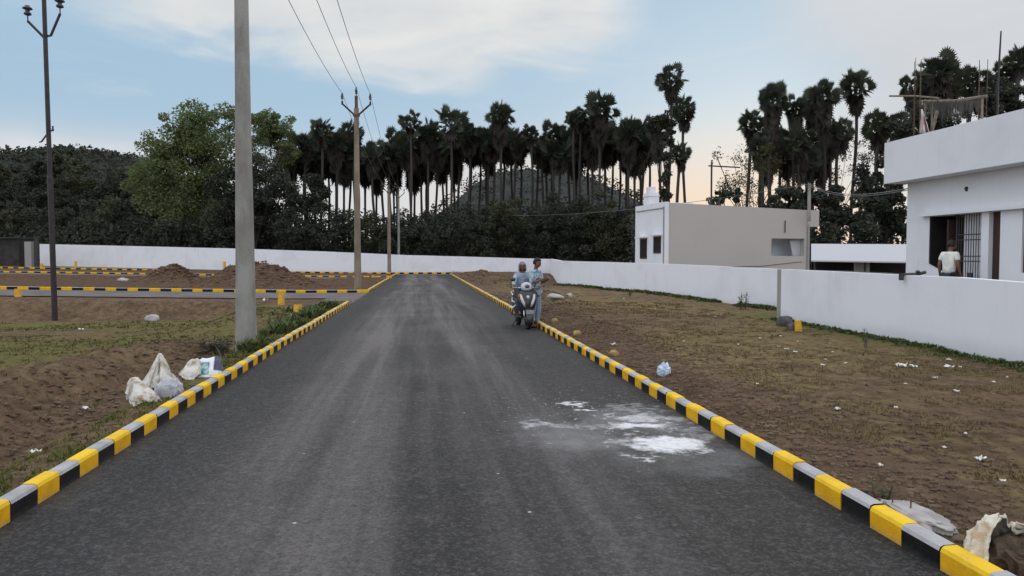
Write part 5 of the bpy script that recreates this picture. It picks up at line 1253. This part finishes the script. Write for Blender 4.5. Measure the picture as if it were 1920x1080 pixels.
def person(name_label, loc, rz, J, mats, group=None, sit=False, scarf=None, sleeve=.55, hairm=None):
    """J: joint positions in metres, the person facing -y"""
    t = thing('person', name_label, 'person', loc, rz, group); s = Skel(); g = lambda k: Vector(J[k])
    s.add('pel', g('pel'), (.105, .08)); s.add('waist', g('pel').lerp(g('chest'), .45), (.10, .075), 'pel'); s.add('chest', g('chest'), (.115, .08), 'waist')
    s.add('nb', g('neck'), .050, 'chest'); hd = g('head'); up = (hd - g('neck')).normalized(); fw = Vector(J.get('look', (0, -1, 0))).normalized(); fw = (fw - up * fw.dot(up)).normalized()
    s.add('nk', g('neck').lerp(hd, .45), .055, 'nb'); s.add('jaw', hd - up * .060 + fw * .020, (.074, .084), 'nk'); s.add('hd', hd + up * .015, (.088, .106), 'jaw'); s.add('cr', hd + up * .085 - fw * .01, (.076, .090), 'hd')
    s.add('nose', hd + fw * .098 - up * .012, .013, 'hd')
    for L in 'lr':
        s.add('sh' + L, g('sh' + L) - Vector((0, 0, .022)), .054, 'chest'); s.add('el' + L, g('el' + L), .041, 'sh' + L); s.add('wr' + L, g('wr' + L), .027, 'el' + L)
        s.hand('h' + L, 'wr' + L, (g('wr' + L) - g('el' + L)) * .6 + Vector(J.get('hd' + L, (0, 0, 0))), J.get('up' + L, (0, 0, 1)), .6)
        s.add('hp' + L, g('hp' + L), .070, 'pel'); s.add('kn' + L, g('kn' + L), .056, 'hp' + L); s.add('an' + L, g('an' + L), .037, 'kn' + L)
        s.add('ft' + L, g('ft' + L), (.04, .025), 'an' + L)
    body = skin_obj('body', s.V, s.E, s.r, mats['skin'], t)
    c = Skel(); gr = .017
    c.add('pel', g('pel') - Vector((0, 0, .06 if not sit else 0)), (.165, .125)); c.add('waist', g('pel').lerp(g('chest'), .45), (.150, .115), 'pel'); c.add('chest', g('chest'), (.172, .122), 'waist'); c.add('nb', g('chest').lerp(g('neck'), .92), (.088, .078), 'chest')
    for L in 'lr':
        c.add('sh' + L, g('sh' + L) - Vector((0, 0, .022)), .072, 'chest'); q = g('sh' + L).lerp(g('el' + L), min(1., sleeve * 1.6)); c.add('m' + L, q, .062, 'sh' + L)
        if sleeve > .6: c.add('w' + L, g('el' + L).lerp(g('wr' + L), (sleeve - .6) * 2.3), .045, 'm' + L)
    skin_obj('shirt', c.V, c.E, c.r, mats['shirt'], t)
    d = Skel(); d.add('pel', g('pel') - Vector((0, 0, .01)), (.138, .105))
    for L in 'lr': d.add('hp' + L, g('hp' + L) - Vector((0, 0, 0 if sit else .04)), .094, 'pel'); d.add('kn' + L, g('kn' + L), .080, 'hp' + L); d.add('an' + L, g('kn' + L).lerp(g('an' + L), .93), .062, 'kn' + L)
    skin_obj('trousers', d.V, d.E, d.r, mats['trousers'], t)
    for L in 'lr':
        e = Skel(); a = g('an' + L); f = g('ft' + L); dirn = f - a; dirn.z = 0; dirn.normalize(); z0 = min(a.z, f.z) - .005
        e.add('a', a - dirn * .05 + Vector((0, 0, z0 - a.z)), (.042, .036)); e.add('b', Vector((a.x, a.y, z0)) + dirn * .07, (.046, .034), 'a'); e.add('c', Vector((a.x, a.y, z0)) + dirn * .16, (.040, .024), 'b')
        skin_obj('shoe', e.V, e.E, e.r, mats['shoe'], t)
    # hair or scarf: a cap following the skull, open at the face
    bm = bmesh.new(); bmesh.ops.create_uvsphere(bm, u_segments=28, v_segments=18, radius=1); sd_ = up.cross(fw).normalized()
    kill = []
    for v in bm.verts:
        q = v.co.copy(); face = q.y; k = 1 + .04 * noise.noise(q * 5 + Vector((loc[0], 0, 0)))
        if scarf: r = (.100, .112, .135); dz = -.02
        else: r = (.094, .110, .116); dz = .012
        if scarf and q.z < -.35: r = (.125, .118, .15)
        if face < -.60 and -.65 < q.z < .42 and abs(q.x) < .62: kill.append(v)
        elif not scarf and (q.z < -.62 or (face < -.05 and q.z < .38)): kill.append(v)
        v.co = hd + up * (dz + q.z * r[2] * k) + sd_ * (q.x * r[0] * k) - fw * (q.y * r[1] * k)
    bmesh.ops.delete(bm, geom=kill, context='VERTS')
    me = bpy.data.meshes.new('headscarf' if scarf else 'hair'); bm.to_mesh(me); bm.free(); me.materials.append(scarf or mats.get('hair') or M_hair); me.polygons.foreach_set('use_smooth', [True] * len(me.polygons))
    o = bpy.data.objects.new(me.name, me); COL.objects.link(o); o.parent = t; q = o.modifiers.new('thickness', 'SOLIDIFY'); q.thickness = .008
    for sx in (-1, 1):                                   # eyes
        m = MB(); m.lathe(hd + fw * .084 + up * .014 + sd_ * .031 * sx, [(.004, -.007), (.012, -.004), (.013, 0), (.012, .004), (.004, .007)], 8); m.build('eye', M_hair, t, smooth=True)
    return t
def mouth(t): pass
DENIM = cloth_mat('pale_denim', (.26, .32, .42), (.20, .26, .36), 9.)
SHOE = mat('dark_shoe', (.014, .014, .018), (.022, .02, .02), 9., .6)
SC = base_uv(981, 613)                                   # scooter front wheel contact
scp = UV(SC[0], SC[1]); D0 = scp.y
# the man standing beside the scooter, looking down at a phone
mp = onz(1003, 614)
man = person('man in pale blue printed shirt and light jeans standing beside the scooter holding a phone', (mp.x, mp.y, 0), R(52), dict(
    pel=(0, 0, .93), chest=(0, -.015, 1.25), neck=(0, -.02, 1.43), head=(0, -.065, 1.585), look=(.1, -1, -.45),
    shl=(.165, -.01, 1.385), ell=(.215, -.06, 1.10), wrl=(.10, -.28, 1.17), shr=(-.165, -.01, 1.385), elr=(-.215, -.06, 1.10), wrr=(-.07, -.28, 1.19),
    hpl=(.09, 0, .89), knl=(.105, -.03, .48), anl=(.11, .03, .085), ftl=(.13, -.14, .035), hpr=(-.09, 0, .89), knr=(-.10, -.02, .48), anr=(-.11, .04, .085), ftr=(-.13, -.13, .035)),
    dict(skin=M_skin, shirt=cloth_mat('printed_blue_shirt', (.36, .47, .52), (.14, .22, .30), 16., (.45, .62)), trousers=DENIM, shoe=SHOE), sleeve=.62)
ph = MB(); ph.box((0, 0, 0), (.072, .010, .148)); pho = ph.build('phone', mat('phone_case', (.02, .02, .025), None, 5., .3), bevel=.005)
pho.matrix_world = Matrix.Translation((mp.x, mp.y, 0)) @ Matrix.Rotation(R(52), 4, 'Z') @ Matrix.Translation((.02, -.385, 1.225)) @ Matrix.Rotation(R(-48), 4, 'X')
tag(pho, 'dark phone held by the standing man in the printed shirt', 'phone')

# ------------------------------------------------------------------ scooter (front faces -y)
def scooter():
    t = thing('scooter', 'dark motor scooter with white front strips facing down the road', 'scooter', scp, TH * 1.5)
    P_blk = mat('black_gloss_panel', (.016, .018, .024), (.022, .023, .028), 3., .28, spec=.6); P_wht = mat('white_gloss_panel', (.56, .57, .60), (.46, .47, .50), 3., .3, spec=.6)
    P_chr = mat('chrome', (.62, .63, .65), (.5, .5, .52), 5., .18, metal=.9); RUB = mat('tyre_rubber', (.018, .018, .019), (.03, .028, .026), 20., .9, .3)
    P_seat = mat('seat_vinyl', (.016, .016, .018), (.024, .023, .023), 12., .6); P_plate = mat('plain_plate', (.30, .29, .31), (.24, .23, .25), 20., .5); LENS = mat('clear_lens', (.55, .58, .62), (.30, .32, .36), 20., .1, spec=.8)
    AMB = mat('amber_lens', (.55, .20, .03), None, 8., .25)
    def wheel(y):
        M = Matrix.Rotation(math.pi / 2, 3, 'Y')
        w = MB(); w.lathe((0, y, .225), [(.150, -.035), (.185, -.05), (.215, -.045), (.226, -.02), (.228, 0), (.226, .02), (.215, .045), (.185, .05), (.150, .035), (.150, -.035)], 28, M); wo = w.build('tyre', RUB, t, smooth=True)
        r = MB(); r.lathe((0, y, .225), [(.03, -.05), (.05, -.04), (.06, -.02), (.15, -.028), (.153, 0), (.15, .028), (.06, .02), (.05, .04), (.03, .05)], 20, M); r.build('rim', P_chr, wo, smooth=True)
    wheel(-.60); wheel(.64)
    f = MB(); n = 12                                       # front mudguard
    for sx0, sx1 in ((-1, 1),):
        vs = []
        for i in range(n + 1):
            a = R(-25) + R(165) * i / n; w_ = .075 + .02 * math.sin(math.pi * i / n)
            for (x, rr_) in ((-w_, .232), (-w_ * .7, .262), (0, .272), (w_ * .7, .262), (w_, .232)): vs.append((x, -.60 - rr_ * math.cos(a), .235 + rr_ * math.sin(a)))
        f.add(vs, [(i * 5 + j, i * 5 + j + 1, (i + 1) * 5 + j + 1, (i + 1) * 5 + j) for i in range(n) for j in range(4)])
    fo = f.build('mudguard', P_blk, t, smooth=True); q = fo.modifiers.new('thickness', 'SOLIDIFY'); q.thickness = .006
    for sx in (-1, 1): fk = MB(); fk.tube([(sx * .085, -.60, .225), (sx * .08, -.50, .52)], .022, 8); fk.build('fork_leg', P_chr, t, smooth=True)
    # leg shield: lofted, narrow at the foot, wide at the shoulder
    a = MB(); rows = [(.30, .085, -.40, .04), (.40, .13, -.45, .07), (.52, .175, -.47, .09), (.64, .205, -.465, .10), (.76, .215, -.44, .10), (.86, .19, -.405, .085), (.92, .12, -.375, .06)]; k = 9; vs = []
    for z, hw, y, bul in rows:
        for j in range(k): s_ = j / (k - 1) * 2 - 1; vs.append((hw * s_, y - bul * (1 - abs(s_) ** 1.8) + .0, z))
    a.add(vs, [(i * k + j, i * k + j + 1, (i + 1) * k + j + 1, (i + 1) * k + j) for i in range(len(rows) - 1) for j in range(k - 1)])
    ao = a.build('leg_shield', P_blk, t, smooth=True); q = ao.modifiers.new('thickness', 'SOLIDIFY'); q.thickness = .03; q.offset = 1
    for sx in (-1, 1):
        m_ = MB(); m_.tube([(sx * .165, -.525, .83), (sx * .15, -.57, .74), (sx * .105, -.60, .62), (sx * .07, -.595, .53)], [.018, .034, .036, .014], 8); m_.build('white_strip', P_wht, ao, smooth=True)
        i_ = MB(); i_.lathe((sx * .195, -.49, .79), [(.004, -.05), (.022, -.03), (.026, 0), (.02, .03), (.004, .05)], 10); i_.build('indicator', AMB, ao, smooth=True)
    l = MB(); l.lathe((0, -.585, .765), [(.004, -.045), (.03, -.038), (.045, 0), (.03, .038), (.004, .045)], 14); l.build('position_lamp', LENS, ao, smooth=True)
    p = MB(); p.box((0, -.845, .405 + .02), (.19, .008, .10)); po = p.build('number_plate', P_plate, t, bevel=.004); p = MB(); p.box((0, -.835, .43), (.205, .006, .115)); p.build('plate_frame', P_blk, po)
    p = MB(); p.box((0, -.80, .45), (.05, .07, .03)); p.build('plate_bracket', P_blk, po)
    # handlebar cowl, lamp, grips, levers, mirrors
    c = MB(); prof = [(.03, -.115), (.075, -.105), (.11, -.07), (.125, -.02), (.12, .03), (.095, .075), (.05, .10), (.015, .105)]; Mx = Matrix.Rotation(R(-12), 3, 'X') @ Matrix.Diagonal((1.12, .85, 1.)); c.lathe((0, -.40, 1.015), prof, 22, Mx); co = c.build('handlebar_cowl', P_wht, t, smooth=True)
    h = MB(); h.lathe((0, -.488, 1.02), [(.012, -.028), (.05, -.022), (.066, 0), (.05, .022), (.012, .028)], 18, Matrix.Rotation(R(90), 3, 'X') @ Matrix.Diagonal((1., .8, 1.))); h.build('headlight', mat('headlight_glass', (.035, .04, .05), (.06, .065, .075), 20., .06, spec=.9), co, smooth=True)
    b = MB(); b.tube([(-.34, -.27, 1.0), (-.22, -.33, .985), (0, -.38, .97), (.22, -.33, .985), (.34, -.27, 1.0)], .014, 8); b.build('handlebar', P_chr, t, smooth=True)
    for sx in (-1, 1):
        g = MB(); g.tube([(sx * .24, -.325, .985), (sx * .36, -.26, 1.002)], .019, 8); g.build('grip', P_seat, t, smooth=True)
        g = MB(); g.tube([(sx * .2, -.36, .99), (sx * .27, -.385, .985), (sx * .34, -.34, .99)], .007, 6); g.build('brake_lever', P_chr, t, smooth=True)
        s_ = MB(); s_.tube([(sx * .2, -.34, 1.0), (sx * .25, -.36, 1.10), (sx * .30, -.35, 1.16)], .007, 6); so = s_.build('mirror', P_blk, t, smooth=True)
        g = MB(); g.lathe((sx * .315, -.35, 1.185), [(.01, -.014), (.05, -.012), (.056, 0), (.05, .008)], 14, Matrix.Rotation(R(90), 3, 'X') @ Matrix.Diagonal((1.1, .8, 1))); g.build('mirror_glass', P_blk, so, smooth=True)
    st = MB(); st.tube([(0, -.50, .5), (0, -.40, .95)], .045, 8); st.build('steering_column', P_blk, t, smooth=True)
    fl = MB(); fl.box((0, -.16, .285), (.30, .48, .05), taper=.94); fl.build('floorboard', P_blk, t, bevel=.012)
    bd = MB(); rows = [(.06, .14, .30, .66), (.22, .17, .32, .70), (.42, .19, .34, .72), (.62, .17, .40, .73), (.84, .10, .55, .72)]; vs = []
    for y, hw, z0, z1 in rows:
        for x, z in ((-hw * .8, z0), (-hw, (z0 + z1) / 2), (-hw * .75, z1), (hw * .75, z1), (hw, (z0 + z1) / 2), (hw * .8, z0)): vs.append((x, y, z))
    bd.add(vs, [(i * 6 + j, i * 6 + (j + 1) % 6, (i + 1) * 6 + (j + 1) % 6, (i + 1) * 6 + j) for i in range(4) for j in range(6)] + [(5, 4, 3, 2, 1, 0), (24, 25, 26, 27, 28, 29)]); bo = bd.build('rear_body', P_blk, t, smooth=True, bevel=.015)
    for sx in (-1, 1): w_ = MB(); w_.tube([(sx * .175, .14, .60), (sx * .20, .40, .62), (sx * .14, .76, .68)], [.012, .026, .012], 6); w_.build('side_strip', P_wht, bo, smooth=True)
    se = MB(); se.box((0, .34, .755), (.30, .72, .09), taper=.86); se.build('seat', P_seat, t, bevel=.03)
    tl = MB(); tl.box((0, .86, .64), (.16, .04, .07)); tl.build('tail_lamp', mat('red_lens', (.35, .02, .02), None, 5., .2), t, bevel=.01)
    gr_ = MB(); gr_.tube([(-.16, .52, .76), (-.17, .80, .84), (0, .90, .85), (.17, .80, .84), (.16, .52, .76)], .012, 6); gr_.build('grab_rail', P_chr, t, smooth=True)
    ex = MB(); ex.tube([(.14, .30, .25), (.17, .55, .27), (.17, .82, .33)], [.025, .045, .05], 10); ex.build('exhaust', P_chr, t, smooth=True)
    cg = MB(); cg.tube([(-.15, .12, .30), (-.27, .10, .30), (-.28, -.05, .46), (-.20, -.10, .56)], .013, 6); cg.tube([(-.28, .0, .40), (-.24, .08, .5), (-.16, .14, .55)], .011, 6); cg.build('crash_guard', P_chr, t, smooth=True)
    ss_ = MB(); ss_.tube([(-.10, .18, .26), (-.24, .24, .01)], .012, 6); ss_.build('side_stand', P_blk, t)
    en = MB(); en.box((0, .42, .27), (.22, .42, .16), taper=.9); en.build('engine', M_iron, t, bevel=.02)
    return t
scooter()
# the rider: seated, feet on the floorboard, hands on the grips
person('scooter rider in pale blue top with mauve headscarf wrapped round the head', (scp.x, scp.y, 0), TH * 1.5, dict(
    pel=(0, .22, .885), chest=(0, .13, 1.17), neck=(0, .10, 1.36), head=(-.01, .07, 1.505), look=(-.1, -1, -.1),
    shl=(.165, .12, 1.30), ell=(.235, -.04, 1.09), wrl=(.29, -.225, 1.03), shr=(-.165, .12, 1.30), elr=(-.235, -.04, 1.09), wrr=(-.29, -.225, 1.03), hdl=(0, -.06, -.03), hdr=(0, -.06, -.03),
    hpl=(.09, .16, .86), knl=(.13, -.20, .74), anl=(.12, -.16, .385), ftl=(.13, -.30, .335), hpr=(-.09, .16, .86), knr=(-.13, -.20, .74), anr=(-.12, -.16, .385), ftr=(-.13, -.30, .335)),
    dict(skin=M_skin, shirt=cloth_mat('pale_blue_top', (.36, .44, .52), (.24, .31, .40), 11.), trousers=cloth_mat('dark_leggings', (.035, .045, .065), (.05, .06, .08), 9.), shoe=SHOE),
    sit=True, scarf=cloth_mat('mauve_scarf', (.30, .19, .27), (.19, .12, .19), 22.), sleeve=.95)
# the man by the near house porch
hp = onv(1779, 500, HV - 1.05); hu, hv = touv(hp)
ps = MB(); ps.uvbox(hu - 2.4, hu + 1.3, HV - 1.55, HV - .13, -.2, .36); tag(ps.build('porch_step', M_grey), 'raised cement porch step in front of the barred porch', 'step', kind='thing')
hz_ = .36; top_ = onv(1779, 450, HV - 1.05).z; k_ = (top_ - hz_) / 1.70
hm = person('man in white shirt standing at the porch of the near house seen from behind', (hp.x, hp.y, hz_), R(118), dict(
    pel=(0, 0, .93), chest=(0, -.03, 1.25), neck=(0, -.055, 1.43), head=(.0, -.09, 1.58), look=(0, -1, -.2),
    shl=(.17, -.03, 1.385), ell=(.225, .02, 1.11), wrl=(.24, -.05, .87), shr=(-.17, -.03, 1.385), elr=(-.225, .02, 1.11), wrr=(-.22, -.10, .88),
    hpl=(.09, 0, .89), knl=(.10, -.03, .48), anl=(.11, .02, .085), ftl=(.12, -.14, .035), hpr=(-.09, 0, .89), knr=(-.10, -.01, .48), anr=(-.11, .04, .085), ftr=(-.12, -.12, .035)),
    dict(skin=M_skin, shirt=cloth_mat('white_shirt', (.72, .71, .66), (.60, .59, .56), 7.), trousers=cloth_mat('dark_trousers', (.03, .03, .035), (.045, .04, .04), 7.), shoe=SHOE), sleeve=.42)
hm.scale = (k_,) * 3
